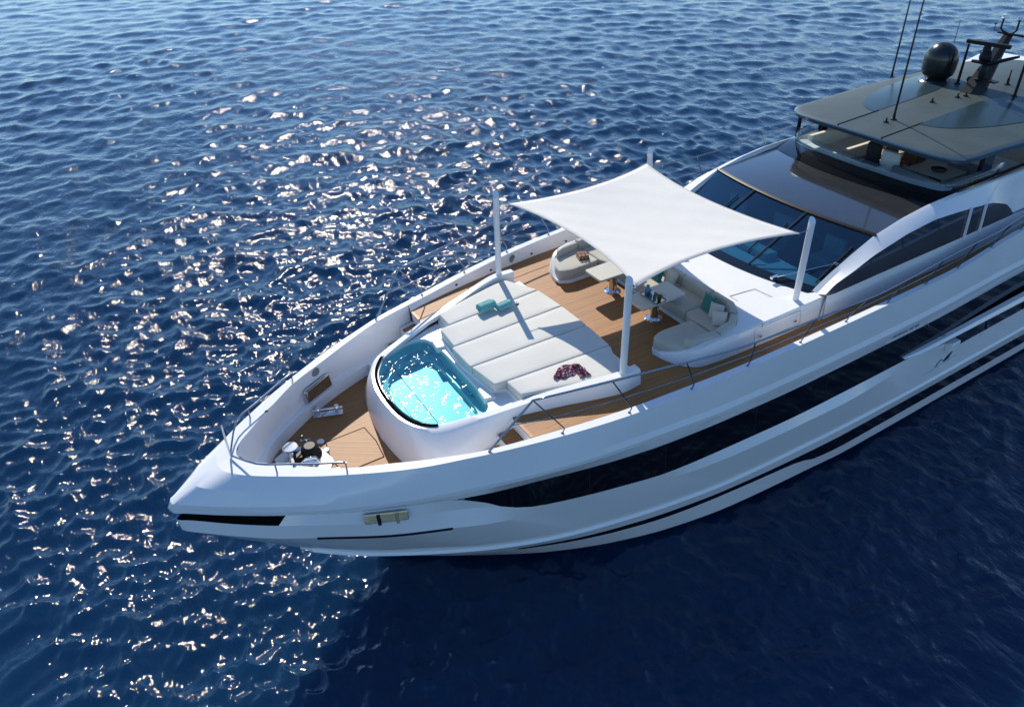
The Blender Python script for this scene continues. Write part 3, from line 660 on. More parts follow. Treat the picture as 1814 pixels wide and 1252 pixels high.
# ---- coachroof, sofa surround
def half(P): return P + [(x, -y) for x, y in reversed(P)]
CZ = .62
sur = [(-11.15, 3.0), (-11.5, 3.26), (-12.4, 3.34), (-14.0, 3.36), (-15.7, 3.38), (-16.4, 3.38)]
ztop = lambda x: float(np.interp(-x, [10.8, 11.3, 11.8, 13.2, 16.4], [.22, .42, .56, .62, .64]))
for s in (1, -1):
    g = MB(); o = [(-10.88, 2.15), (-10.98, 2.6), (-11.2, 3.0), (-11.55, 3.24), (-12.4, 3.33), (-13.4, 3.36), (-14.4, 3.38), (-16.4, 3.4)]; o = dens(o, 4)
    i_ = [(-11.0, 2.15), (-11.12, 2.55), (-11.3, 2.86), (-11.6, 3.0), (-12.3, 3.05), (-12.95, 2.95), (-13.35, 2.5), (-13.5, 2.1)]; i_ = dens(i_, 4)
    def zt(p): return ztop(p[0]) - (0.0 if p[1] > 2.95 or p[0] < -12 else (2.95 - p[1]) * .25)
    bo_ = [(x + (.0), s * y, -.02) for x, y in o]; md = [(x, s * (y - .0), .12) for x, y in o]; to = [(x - .02, s * (y - .09), zt((x, y))) for x, y in o]; ti = [(x, s * y, zt((x, y))) for x, y in i_]; tb = [(x, s * y, .05) for x, y in i_]
    g.grid([bo_, md, to, ti, tb]); g.build('sofa_surround', WHITE, yacht, smooth=35)
    # top plate between surround arm and wheelhouse
ctop = MB()
edge = dens([(-13.45, 2.2), (-13.3, 2.6), (-12.95, 2.95), (-12.7, 3.1)], 4)
xs = [-13.5, -13.8, -14.3, -14.9, -15.5, -16.0, -16.5]
rows = []
for x in xs:
    rows.append([(x - (.0 if x > -13.6 else 0), y, (.66 if x > -13.6 else .64 if x > -14.5 else .62) - .006 * y * y) for y in np.linspace(-3.31, 3.31, 21)])
ctop.grid(rows)
ctop.add([(-13.5, y, z) for y, z in ((-3.31, .595), (3.31, .595), (3.31, .3), (-3.31, .3))], [(0, 1, 2, 3)])
for s in (1, -1):
    ctop.add([(-12.6, s * 3.29, .592), (-12.95, s * 2.93, .604), (-13.2, s * 2.72, .61), (-13.5, s * 2.4, .625), (-13.5, s * 3.31, .595)], [(0, 1, 2, 3, 4)])
coach = ctop.build('coachroof', WHITE_D, yacht, smooth=40)
bpy.data.materials.get('seam_grey') or mat('seam_grey', (.35, .36, .38), .6)
for s in (1, -1):    # hatch outlines and side locker
    g = MB()
    c = [(-13.75, s * 1.9), (-13.75, s * 2.95), (-14.75, s * 2.95), (-14.6, s * 2.0)]
    for i in range(4):
        a = Vector((*c[i], .66 - .006 * c[i][1] ** 2 - .012)); b = Vector((*c[(i+1) % 4], .66 - .006 * c[(i+1) % 4][1] ** 2 - .012)); 
        g.tube([a, b], .008, 4)
    q = g.build('hatch_outline', bpy.data.materials['seam_grey'], yacht); q.parent = coach
for s in (1, -1):
    g = MB(); x0, x1, z0, z1 = -13.2, -14.9, .14, .52; yy = 3.385
    g.tube([(x0, s * yy, z0), (x1, s * yy, z0), (x1, s * (yy - .055), z1), (x0, s * (yy - .055), z1), (x0, s * yy, z0)], .007, 4)
    lk = g.build('side_locker', bpy.data.materials['seam_grey'], yacht)
    for x in (-13.4, -14.7):
        q = MB().box((x, s * (yy - .01), .28), (.07, .03, .05)).build('locker_latch', STEEL, yacht); q.parent = lk

# ---- wheelhouse: windshield, upper panel, coaming
def wcurve(x0, k, z0, kz, W=3.02, n=28): return [(x0 - k * (y ** 2), y, z0 - kz * y * y) for y in np.linspace(-W, W, n + 1)]
c0 = wcurve(-15.02, .078, .635, .006, 3.06); c1 = wcurve(-15.36, .075, .70, .003, 3.04); c2 = wcurve(-17.55, .050, 1.74, .008); c2b = wcurve(-17.68, .050, 1.775, .008)
c3 = wcurve(-19.92, .075, 2.02, .012, 3.0); 
g = MB(); g.grid([c0, c1]); lowf = g.build('windshield_lower_frame', BLACK, yacht, smooth=30)
g = MB(); g.grid([c1, [tuple(Vector(a).lerp(Vector(b), .5)) for a, b in zip(c1, c2)], c2]); ws = g.build('windshield', WCLEAR, yacht, smooth=30)
g = MB(); g.prism([(-15.5, -2.9), (-15.5, 2.9), (-20.5, 2.9), (-20.5, -2.9)], .004, .05); g.build('wheelhouse_floor', mat('dark_carpet', (.02, .022, .025), .9), yacht)
g = MB(); g.prism([(-15.45, -2.6), (-15.25, 0), (-15.45, 2.6), (-16.25, 2.7), (-16.0, 0), (-16.25, -2.7)], .42, .55); g.prism([(-16.05, -1.0), (-16.05, 1.0), (-16.5, 1.1), (-16.5, -1.1)], .5, .8); g.build('dashboard', mat('pale_dashboard', (.55, .56, .56), .6), yacht, bevel=.03)
for y_ in (-1.9, 0, 1.9):
    g = MB(); g.box((-17.6, y_, .45), (.6, .7, .5)); g.box((-17.95, y_, .85), (.15, .7, .7)); g.build('helm_armchair', mat('pale_leather', (.5, .48, .44), .6), yacht, bevel=.05)

g = MB(); g.tube([Vector(p) + Vector((0, 0, .015)) for p in c2], .045, 6); q = g.build('windshield_frame', BLACKM, yacht); q.parent = ws
for f in (.335, .665):
    k = f * 28; i = int(k); t = k - i
    a = Vector(c1[i]).lerp(Vector(c1[i+1]), t); b = Vector(c2[i]).lerp(Vector(c2[i+1]), t); mm_ = a.lerp(b, .5)
    q = MB().tube([a + Vector((0, 0, .02)), mm_ + Vector((0, 0, .02)), b + Vector((0, 0, .02))], .032, 6).build('mullion', BLACKM, yacht); q.parent = ws
    q = MB().tube([a + Vector((0, .03, .045)), mm_ + Vector((0, .03, .045)), b + Vector((0, .03, .045))], .009, 5).build('mullion_trim', RAILM, yacht); q.parent = ws
# wipers
for (u0, v0, u1, v1, u2, v2) in ((1451, 507, 1478, 492, 1519, 446), (1326, 447, 1334, 436, 1340, 428), (1284, 364, 1294, 356, 1310, 348), (1388, 403, 1391, 401, 1394, 398)):
    def on(u, v):
        best = None
        for t in np.linspace(0, 1, 60):
            for i in range(28):
                p = Vector(c1[i]).lerp(Vector(c2[i]), t)
                d = p - CAM; uu = CX + FPX * d.dot(r_) / d.dot(f_); vv = CY + FPX * d.dot(d_) / d.dot(f_)
                e_ = (uu - u) ** 2 + (vv - v) ** 2
                if best is None or e_ < best[0]: best = (e_, p)
        return best[1] + Vector((.02, 0, .05))
    a, b, c = on(u0, v0), on(u1, v1), on(u2, v2)
    q = MB().tube([a, c], .022, 5).tube([a + Vector((.05, .03, 0)), b], .018, 5).build('wiper', BLACKM, yacht); q.parent = ws
a = at(1372, 491, z=.74); b = at(1482, 467, z=1.12)
q = MB().tube([a, b], .02, 6).tube([a + Vector((-.08, 0, .0)), b + Vector((-.08, 0, .0))], .012, 6).box(a, (.25, .09, .06)).box(b, (.1, .1, .06)).build('wiper_arm', STEEL, yacht); q.parent = ws
g = MB(); g.grid([c2b, [tuple(Vector(a).lerp(Vector(b), .5) + Vector((.02, 0, .03))) for a, b in zip(c2b, c3)], c3]); g.build('roof_panel', SLATE, yacht, smooth=30)
g = MB(); g.grid([c2, c2b]); g.build('panel_lip', BLACKM, yacht)
# coaming of the upper deck
CT = [(-20.80, 0, 2.13), (-20.82, .8, 2.13), (-20.88, 1.6, 2.12), (-21.0, 2.3, 2.11), (-21.18, 2.7, 2.10), (-21.5, 2.93, 2.10), (-22.0, 3.0, 2.12), (-23.0, 3.02, 2.14), (-25, 3.02, 2.14), (-28, 3.0, 2.14), (-31, 2.9, 2.1)]
CTl = [(-19.92, 0, 2.02), (-19.97, .8, 2.01), (-20.12, 1.6, 1.99), (-20.35, 2.3, 1.96), (-20.5, 2.75, 1.93), (-20.6, 3.0, 1.91), (-21.6, 3.06, 1.98), (-23.0, 3.06, 2.0), (-25, 3.06, 2.0), (-28, 3.04, 2.0), (-31, 2.95, 2.0)]
ct = dens(CT, 4); ctl = dens(CTl, 4)
fullm = lambda P: [(x, -y, z) for x, y, z in reversed(P[1:])] + list(P)
hi = fullm(ct); lo = fullm(ctl); inn = [(x + (-.12 if abs(y) < 2.8 else 0) , y * (1 if abs(y) < 2.8 else .955), z - .0) for x, y, z in hi]; inb = [(x, y, 1.25) for x, y, z in inn]
g = MB(); g.grid([inn, inb]); g.build('coaming_lining', mat('pale_lining', (.6, .58, .54), .6), yacht)
dsh = [(x, y, z) for x, y, z in inn if x > -21.7]
g = MB(); g.grid([[(x, y, z - .06) for x, y, z in dsh], [(x - .55, y * .90, z - .08) for x, y, z in dsh], [(x - .60, y * .90, z - .4) for x, y, z in dsh]]); g.build('flybridge_dash', mat('pale_dash', (.62, .64, .64), .5), yacht, smooth=40)
g = MB(); g.grid([lo, hi, inn]); coam = g.build('flybridge_coaming', BLACK, yacht, smooth=35)
# low glass screen along the coaming
scr = [p for p in hi if p[0] > -24]
g = MB(); g.grid([[(x - .04, y * .985, z) for x, y, z in scr], [(x - .12, y * .97, z + .34) for x, y, z in scr]]); q = g.build('glass_screen', PANE, yacht, solid=.012); q.parent = coam
# flybridge floor and white deck furniture
g = MB(); g.prism([(-20.95, -2.2), (-21.4, -2.75), (-23, -2.88), (-32, -2.8), (-32, 2.8), (-23, 2.88), (-21.4, 2.75), (-20.95, 2.2)], 1.15, 1.26); g.build('flybridge_floor', FLYF, yacht)
# ---- wheelhouse sides with curved arch and side windows
Awall = [(-15.75, .64), (-16.1, .86), (-16.47, 1.05), (-17.2, 1.38), (-17.94, 1.67), (-19.07, 1.90), (-20.15, 2.02), (-21.5, 2.06), (-23, 2.08), (-25, 2.06), (-28, 2.02), (XA + 1, 2.0)]
Wt = [(-15.75, .74), (-16.05, .94), (-16.8, 1.14), (-17.5, 1.38), (-18.85, 1.65), (-20.1, 1.76), (-21.3, 1.69), (-22.1, 1.62), (-23.1, 1.52), (-24.0, 1.25), (-24.45, .95), (-24.6, .80), (XA + 1, .80)]
Wb = [(-15.75, .72), (-16.05, .68), (-18, .70), (-21.7, .72), (-24.5, .76), (XA + 1, .76)]
xs = sorted(set([-15.75 - i * .18 for i in range(52)] + [-25.5, -27, -29, -31, -33]), reverse=True)
f1 = lambda T, x: float(np.interp(-x, [-t[0] for t in T], [t[1] for t in T]))
wall, glass = MB(), MB()
for s in (1, -1):
    b0 = [(x, s * 3.46, -.02) for x in xs]; b1 = [(x, s * 3.42, f1(Wb, x)) for x in xs]; t1 = [(x, s * 3.38, f1(Wt, x)) for x in xs]; t2 = [(x, s * (3.10), f1(Awall, x) - .03) for x in xs]; t3 = [(x, s * 2.98, f1(Awall, x) + .02) for x in xs]
    wall.grid([b0, b1]); wall.grid([t1, t2, t3]); glass.grid([b1, t1])
    t4 = [(x, s * 2.9, f1(Awall, x) - .1) for x in xs]; wall.grid([t3, t4])
    wall.add([(-16.4, s * 3.4, -.02), (-16.4, s * 3.31, .6), (-15.75, s * 3.4, .62), (-15.6, s * 3.43, -.02)], [(0, 1, 2, 3)])
house = wall.build('wheelhouse_side', WHITE, yacht, smooth=24)
q = glass.build('side_window', SGLASS, yacht, smooth=30)
for s in (1, -1):
    for x in (-21.9, -22.7):
        p = MB().tube([(x, s * 3.44, f1(Wb, x) - .02), (x + .03, s * 3.40, f1(Wt, x) + .03)], .05, 6).build('window_post', WHITE, yacht); p.parent = q
# raised rear deckhouse wall step between coach top and house
# ---- hardtop
HT = [(-20.66, 0), (-20.68, .8), (-20.74, 1.6), (-20.86, 2.3), (-21.05, 2.72), (-21.35, 2.98), (-21.8, 3.1), (-23, 3.15), (-25, 3.28), (-27, 3.28), (-29.5, 2.95), (-31, 2.75), (-31.6, 2.4), (-31.8, 0)]
ht = dens(HT, 4); full = [(x, -y) for x, y in reversed(ht[1:-1])] + ht
def zroof(x, y): return float(3.15 + .14 * (1 - (y / 3.3) ** 2) + .045 * np.clip(-x - 20.7, 0, 8) * (1 - (y / 3.5) ** 2) ) 
def zed(x, y): return zroof(x, y)
ctr = (-26.2, 0)
def ringp(k, dz=0, zf=None):
    o = []
    for x, y in full:
        X_, Y_ = ctr[0] + (x - ctr[0]) * k, y * k; o.append((X_, Y_, zroof(X_, Y_) + dz))
    return o
g = MB(); rr = [.0, .25, .45, .6, .72, .82, .9, .95, .985]
g.grid([ringp(k) for k in rr], 0, closed=True)
g.grid([ringp(.985), ringp(.998, -.03), ringp(1.0, -.07), ringp(.985, -.20), ringp(.95, -.26)], 1, closed=True)
g.grid([ringp(.95, -.26), ringp(.5, -.3), ringp(0, -.3)], 2, closed=True)
hard = g.build('hardtop', [ROOF, ROOFE, mat('roof_underside', (.42, .41, .39), .5)], yacht, smooth=40)
def on_roof(P, dz): return [(x, y, zroof(x, y) + dz) for x, y in P]
for s in (1, -1):   # longitudinal seams and skylights
    g = MB(); pts = on_roof([(-20.72 - i * .25, s * .78) for i in range(9)], .004)
    g.tube(pts, .022, 4); q = g.build('roof_seam', BLACKM, yacht); q.parent = hard
    def grow(P, k=5): return P
    O = [(-22.55, .80), (-22.75, 1.3), (-23.3, 1.75), (-24.3, 2.18), (-25.6, 2.48), (-27.2, 2.62), (-28.0, 2.5)]
    I = [(-22.57, .79), (-23.2, .78), (-24.2, .78), (-25.2, .78), (-26.2, .85), (-27.1, 1.2), (-28.0, 2.0)]
    O = dens(O, 3); I = dens(I, 3)
    g = MB(); rows = []
    for t in np.linspace(0, 1, 6): rows.append(on_roof([(a[0] + (b[0] - a[0]) * t, s * (a[1] + (b[1] - a[1]) * t)) for a, b in zip(O, I)], .012))
    g.grid(rows); sk = g.build('skylight', SKYL, yacht, smooth=40); sk.parent = hard
# mooring hardware on the roof: small fittings
for x, y in ((-21.95, .05), (-24.6, -.15), (-25.9, .2), (-25.6, .1)):
    q = MB().box((x, y, zroof(x, y) + .02), (.14, .09, .03)).lathe([(.03, 0), (.025, .09), (.05, .1), (0, .12)], (x, y, zroof(x, y) + .03), 8).build('roof_fitting', BLACKM, yacht); q.parent = hard
# support pillars
for s in (1, -1):
    for x in (-23.05, -27.5):
        g = MB(); g.prism([(x - .28, s * 2.78), (x + .28, s * 2.78), (x + .3, s * 2.94), (x - .25, s * 2.94)], 1.9, 3.1); q = g.build('roof_pillar', BLACK, yacht, bevel=.02); q.parent = hard
    g = MB(); g.prism([(-21.6, s * 2.8), (-21.4, s * 2.72), (-21.42, s * 2.82), (-21.6, s * 2.9)], 2.0, 3.0) if s == -1 else g.prism([(-30, 2.6), (-29.7, 2.6), (-29.7, 2.7), (-30, 2.7)], 1.2, 3.1)
    q = g.build('roof_pillar', BLACK, yacht); q.parent = hard
# white aft roof fairing beyond the hardtop
g = MB(); g.prism([(-31.2, -3.0), (-33.6, -3.5), (-33.8, 0), (-33.6, 3.5), (-31.2, 3.0), (-31.6, 0)], 2.6, 3.3); g.build('aft_fairing', WHITE, yacht, bevel=.1)
# satellite dome
g = MB(); R_ = .56; prof = [(.0, 1.30)]
for i in range(1, 9): a = i * math.pi / 16; prof.append((R_ * math.sin(a), (.74 + R_ * math.cos(a))))
prof += [(R_ * .985, .4), (R_ * .93, .22), (R_ * .72, .1), (.36, .06), (.34, -.08)]
def rp(u, v):
    z = 3.3
    for _ in range(20): p = at(u, v, z=z); z = zroof(p.x, p.y)
    return p
_p = rp(1657, 142); dx_, dy_ = _p.x, _p.y; dz_ = zroof(dx_, dy_) + .03
g.lathe(prof, (dx_, dy_, dz_), 36); dm = g.build('satellite_dome', mat('dark_dome', (.012, .016, .015), .25, coat=.2, var=(2, .06)), yacht, smooth=50)
q = MB().lathe([(.0, .05), (.5, .05), (.56, .0)], (dx_, dy_, dz_ - .06), 24).build('dome_base', ROOFE, yacht); q.parent = dm
# whip antennas
def whip(b, L, r0, r1, lean=(0, 0), foot=True, name='whip_antenna', mt=BLACKM):
    b = Vector(b); t = b + Vector((lean[0], lean[1], L)); g = MB(); g.tube([b, b.lerp(t, .5), t], [r0, (r0 + r1) / 2, r1], 8)
    if foot: g.lathe([(.1, 0), (.09, .03), (.045, .05), (.04, .2)], b, 12)
    return g.build(name, mt, yacht)
def wp(u, v, L, r0, r1, lean=(0, 0)):
    p = rp(u, v); return whip((p.x, p.y, zroof(p.x, p.y)), L, r0, r1, lean)
wp(1582.5, 212, 5.2, .035, .014)
wp(1579, 137, 5.2, .035, .014)
wp(1676, 125, 1.8, .018, .010)
wp(1696, 148.5, 1.35, .05, .038)
wp(1797, 171, 1.6, .05, .038)
wp(1784, 150, .5, .03, .02)
p_ = rp(1716, 152); g = MB(); g.lathe([(.05, 0), (.04, .1), (.10, .14), (.13, .2), (.10, .3), (.0, .33)], (p_.x, p_.y, zroof(p_.x, p_.y)), 14); g.build('searchlight', BLACKM, yacht)
# mast
mb_ = rp(1748, 166); mx_ = mb_.x; zb = zroof(mx_, 0) - .03; mt_ = at(1786, 62, y=0); HM = mt_.z - zb; LN_ = mt_.x - mx_
def sect(k, w, d):
    x, z = mx_ + LN_ * k, zb + HM * k
    return [(x + d / 2, w * .25, z), (x + d / 2, -w * .25, z), (x, -w / 2, z), (x - d / 2, -w * .3, z), (x - d / 2, w * .3, z), (x, w / 2, z)]
g = MB(); g.grid([sect(0, .72, .95), sect(.25, .6, .75), sect(.65, .42, .52), sect(1, .3, .38)], closed=True)
g.add(sect(1, .3, .38), [tuple(range(6))])
mast = g.build('radar_mast', BLACKM, yacht, smooth=20)
def mp(name, f, m_=BLACKM, **k):
    g = MB(); f(g); o = g.build(name, m_, yacht, **k); o.parent = mast; return o
ra, rb_ = at(1713, 70, x=mx_ + .1), at(1791, 87, x=mx_ - .15); rc = (ra + rb_) / 2
mp('radar_bar', lambda g: g.box(rc, (.15, (rb_ - ra).length, .13), M=Matrix.Rotation(.12, 3, 'Z')), bevel=.03)
sd_ = at(1746.6, 100, x=mx_)
mp('radar_gearbox', lambda g: g.lathe([(.10, 0), (.13, .05), (.12, .14), (.08, .2)], rc + Vector((0, 0, -.24)), 16))
mp('small_dome', lambda g: g.lathe([(0, .22), (.12, .18), (.19, .08), (.2, -.04), (.17, -.14), (.1, -.18)], sd_, 22), smooth=50)
s0, s1 = at(1722, 108, x=mx_), at(1806, 101, x=mx_)
mp('radar_shelf', lambda g: g.tube([s0, sd_ + Vector((0, .2, -.2)), s1], [.05, .08, .04], 8))
t0_ = at(1741, 128, x=mx_ + .1)
mp('lower_shelf', lambda g: g.box(t0_ + Vector((-.1, .15, -.26)), (.3, .7, .05)), bevel=.02)
mp('camera_turret', lambda g: g.lathe([(.09, -.25), (.11, -.15), (.13, .05), (.12, .2), (.06, .26), (0, .26)], t0_, 18), smooth=50)
zt_ = zb + HM; tx = mx_ + LN_
mp('top_bar', lambda g: g.box((tx, .12, zt_ + .03), (.12, .95, .06)), bevel=.02)
for sy in (-.30, .22):
    mp('light_horn', lambda g: g.tube([(tx, .0, zt_ + .04), (tx, sy * .6, zt_ + .07), (tx, sy, zt_ + .16), (tx, sy, zt_ + .48)], .032, 8))
    mp('mast_light', lambda g: g.lathe([(.08, 0), (.09, .02), (.055, .04), (.055, .12), (0, .15)], (tx, sy, zt_ + .48), 12), WHITE if sy < 0 else STEEL)
mp('wind_sensor', lambda g: g.tube([(tx, -.15, zt_ + .02), (tx - .1, -.55, zt_ + .05), (tx - .1, -.55, zt_ + .25)], .012, 5).box((tx - .1, -.55, zt_ + .26), (.16, .025, .04)))

# ---- balcony fin, open balcony behind it and hull vent
g = MB(); xs_ = [-18.55, -19.2, -20.2, -22, -25, -29]
w0 = [.015, .07, .09, .11, .13, .13]
rows = []
zc = [-1.82, -1.86, -1.88, -1.86, -1.84, -1.84]
for x, w_, z in zip(xs_, w0, zc): rows.append([(x, 4.40, z + w_), (x, 4.46 + w_ * .8, z + w_), (x, 4.50 + w_, z), (x, 4.46 + w_ * .8, z - w_), (x, 4.40, z - w_)])
g.grid(rows); fin = g.build('balcony_rail', WHITE, yacht, smooth=40)
g = MB(); 
def hp_(x, z, off):  # point on the port lower panel between ledge and crease
    ya, za, yb, zb_ = itp(T_ld, x, 1), itp(T_ld, x, 2), itp(T_rb, x, 1), itp(T_rb, x, 2); t = min(1, (z - za) / (zb_ - za)); return (x, ya + (yb - ya) * t + off, z)
g.add([hp_(-19.3, -1.97, .02), hp_(-29, -1.97, .02), hp_(-29, -2.62, .02), hp_(-21.7, -2.62, .02), hp_(-21.0, -2.22, .02)], [(0, 1, 2, 3, 4)])
g.build('balcony_glass', SGLASS, yacht)
g = MB(); g.box((-21.15, 4.5, -2.32), (.45, .22, .30)); g.build('balcony_post', WHITE, yacht, bevel=.04)
for x in (-23.0, -25.2): g = MB(); g.tube([hp_(x, -2.0, .03), hp_(x - .3, -2.6, .03)], .03, 6); g.build('balcony_stanchion', BLACKM, yacht)
g = MB(); g.tube([(-19.4, 4.44, -.98), (-20.6, 4.45, -1.8)], .02, 6); g.build('window_divider', RAILM, yacht)
def lp_(x, z, off):
    ya, za, yb, zb_ = itp(T_rb, x, 1), itp(T_rb, x, 2), itp(T_lt, x, 1), itp(T_lt, x, 2); t = (z - za) / (zb_ - za); return Vector((x, ya + (yb - ya) * t + off, z))
ve = MB(); ve.tube([lp_(-20.3, -3.16, .02), lp_(-21.9, -3.06, .02)], .012, 5); q = ve.build('hull_emblem', STEEL, yacht)
def poly(pts):
    g = MB(); P = [lp_(x, z, .008) for x, z in pts] ; g.add(P, [tuple(range(len(P)))]); o = g.build('emblem_mark', BLACKM, yacht, solid=.006); o.parent = q
poly([(-20.72, -3.10), (-20.95, -2.86), (-21.0, -2.9), (-20.85, -3.08)]); poly([(-21.1, -3.02), (-21.35, -2.84), (-21.62, -2.72), (-21.45, -3.03), (-21.25, -3.06)]); poly([(-20.98, -2.9), (-21.06, -2.86), (-21.08, -2.92), (-21.0, -2.95)])
# vertical joints in the black band
for x in (-7.75, -9.75, -12.6, -15.2):
    g = MB(); y0, z0 = itp(T_bt, x, 1), itp(T_bt, x, 2); y1, z1 = itp(T_ld, x, 1), itp(T_ld, x, 2); g.tube([(x, y0 + .003, z0), (x, y1 + .003, z1)], .008, 4); g.build('window_joint', mat('joint', (.02, .022, .025), .5) if 'joint' not in bpy.data.materials else bpy.data.materials['joint'], yacht)

# ================================================================== loose things on the yacht
def cushion_mesh(outline, z0, z1, r=.05, puff=.02, n_in=3):
    """upholstered slab following a plan outline: rounded edges, slightly domed top"""
    P = [Vector((x, y)) for x, y in outline]; c = sum(P, Vector((0, 0))) / len(P); N = len(P)
    area = sum(P[i].x * P[(i+1) % N].y - P[(i+1) % N].x * P[i].y for i in range(N))
    nr = []
    for i in range(N):
        a = (P[i] - P[i-1]); b = (P[(i+1) % N] - P[i])
        na = Vector((a.y, -a.x)).normalized(); nb = Vector((b.y, -b.x)).normalized()
        if area < 0: na, nb = -na, -nb
        m_ = (na + nb); m_ = m_.normalized() if m_.length > 1e-6 else na
        nr.append(m_ / max(.5, m_.dot(na)))
    def ring(off, z): return [(p.x - q.x * off, p.y - q.y * off, z) for p, q in zip(P, nr)]
    def toward(k, z): 
        R = ring(r, z); return [(c.x + (x - c.x) * k, c.y + (y - c.y) * k, z) for x, y, _ in R]
    h = z1 - z0
    rows = [ring(r * .7, z0), ring(.0, z0 + r * .6), ring(0, z1 - r * 1.0), ring(r * .28, z1 - r * .3), ring(r, z1)]
    for k in (.75, .45, .15): rows.append(toward(k, z1 + puff * (1 - k * k)))
    g = MB(); g.grid(rows, closed=True); g.add(rows[-1], [tuple(range(N))]); g.add(rows[0], [tuple(range(N))[::-1]])
    return g
def resample(P, d=.18):
    out = []
    for i in range(len(P)):
        a = Vector(P[i]); b = Vector(P[(i+1) % len(P)]); n_ = max(1, int((b - a).length / d))
        for k in range(n_): out.append(tuple(a.lerp(b, k / n_)))
    return out
def rounded(P, r=.08, n=4):
    out = []
    for i in range(len(P)):
        p = Vector(P[i]); a = (Vector(P[i-1]) - p); b = (Vector(P[(i+1) % len(P)]) - p); k = min(r, a.length * .45, b.length * .45)
        s = p + a.normalized() * k; e = p + b.normalized() * k
        for j in range(n + 1): t = j / n; out.append(tuple(s * (1-t)**2 + p * 2*t*(1-t) + e * t*t))
    return out

# sun pad cushions: five long mattresses
aft = lambda y: -9.98 + .03 * y * y
seamx = {0: (-1.52, -1.62), 1: (-.50, -.55), 2: (.55, .60), 3: (1.52, 1.66)}
outl = [
 ([(-6.95, -1.44), (-6.97, -2.10), (-9.0, -2.64), (-9.42, -2.66), (aft(-1.6), -1.65)], 'outermost starboard white sun pad mattress, the short one under the forward starboard awning pole'),
 ([(-6.60, -.49), (-6.66, -1.40), (-6.93, -1.42), (aft(1.6), -1.63), (aft(.6), -.57)], 'white sun pad mattress carrying the rolled turquoise towels, second from the starboard side'),
 ([(-6.52, .51), (-6.52, -.47), (aft(.6), -.55), (aft(.6), .57)], 'middle mattress of the white sun pad behind the spa pool'),
 ([(-6.93, 1.46), (-6.66, 1.44), (-6.54, .53), (aft(.6), .59), (aft(1.6), 1.64)], 'white sun pad mattress between the middle one and the one with the scarf'),
 ([(-6.97, 2.10), (-6.95, 1.48), (aft(1.6), 1.66), (-9.42, 2.66), (-9.0, 2.64)], 'outermost port white sun pad mattress with the crumpled scarf on it')]
for P, lab in outl:
    o = cushion_mesh(resample(rounded([(x, y) for x, y in P], .06)), .125, .365, .035, .012).build('sun_pad_mattress', CUSH, None, smooth=60)
    tag(o, lab, 'cushion', 'mattresses of the sun pad')

# awning: canvas on four poles
aw = empty('sun_awning', (-12.1, 0, .5)); tag(aw, 'square white canvas sun awning stretched between four white poles', 'awning')
cor = {(0, 0): Vector((-9.66, -2.76, 2.66)), (0, 1): Vector((-9.66, 2.72, 2.66)), (1, 0): Vector((-14.68, -2.85, 2.68)), (1, 1): Vector((-14.68, 2.98, 2.68))}
NN = 30; rows = []
for i in range(NN + 1):
    r = []
    for j in range(NN + 1):
        s, t = i / NN, j / NN
        p = cor[0, 0] * (1-s) * (1-t) + cor[0, 1] * (1-s) * t + cor[1, 0] * s * (1-t) + cor[1, 1] * s * t
        bs, bt = 4 * s * (1-s), 4 * t * (1-t)
        p = p + Vector((-.40 * bt * (1 - 2 * s), 0, 0)) + Vector((0, .40 * bs * (1 - 2 * t), 0))
        p.z += -.10 * bs * bt + .015 * math.sin(9 * s + 3 * t) * bs * bt + .010 * math.sin(26 * (s - t)) * (1 - bs * bt) * min(1, 6 * min(s, 1 - s, t, 1 - t) + .1)
        r.append(p)
    rows.append(r)
g = MB(); g.grid(rows)
me_m = CANVAS; nn_ = CANVAS.node_tree; pr = nn_.nodes['Principled BSDF']; tr = nn_.nodes.new('ShaderNodeBsdfTranslucent'); tr.inputs[0].default_value = (.8, .8, .8, 1)
mxs = nn_.nodes.new('ShaderNodeMixShader'); mxs.inputs[0].default_value = .12; nn_.links.new(pr.outputs[0], mxs.inputs[1]); nn_.links.new(tr.outputs[0], mxs.inputs[2]); nn_.links.new(mxs.outputs[0], nn_.nodes['Material Output'].inputs[0])
link(aw, g.build('canopy', CANVAS, None, smooth=60, solid=.006))
for ring_ in ([rows[0][j] for j in range(NN + 1)], [rows[NN][j] for j in range(NN + 1)], [rows[i][0] for i in range(NN + 1)], [rows[i][NN] for i in range(NN + 1)]):
    link(aw, MB().tube(ring_, .011, 6).build('hem', CANVAS, None, smooth=60))
for (k, cpt, base, top_, lean) in (((0, 0), None, Vector((-9.33, -2.86, .47)), 2.88, (0, 0)), ((0, 1), None, Vector((-9.33, 2.86, .47)), 2.88, (.0, .0)), ((1, 0), None, Vector((-15.05, -3.0, .58)), 2.88, (.08, -.03)), ((1, 1), None, Vector((-15.05, 3.0, .58)), 2.88, (.08, .06))):
    t = Vector((base.x + lean[0], base.y + lean[1], top_)); R_ = .085; n_ = 16; g = MB(); rw = []
    for z, rr_, tilt in ((0, 1.12, 0), (.03, 1.12, 0), (.035, 1, 0), (1, 1, 0), (1.0, 1, 1), (1.0, .0, 1)):
        c = base.lerp(t, 1 if z == 1 else 0) + (Vector((0, 0, z)) if z < 1 else Vector())
        rw.append([c + Vector((R_ * rr_ * math.cos(q * 2 * math.pi / n_), R_ * rr_ * math.sin(q * 2 * math.pi / n_), tilt * (.1 + 1.0 * R_ * rr_ * math.cos(q * 2 * math.pi / n_ + 2.0)))) for q in range(n_)])
    g.grid(rw, closed=True)
    pole = g.build('pole', WHITE, None, smooth=40); link(aw, pole)
    c = cor[k]; q = MB().tube([c, Vector((t.x, t.y, 2.74))], .012, 6).lathe([(.03, -.02), (.03, .02)], c, 8).build('shackle', STEEL, None); link(aw, q)

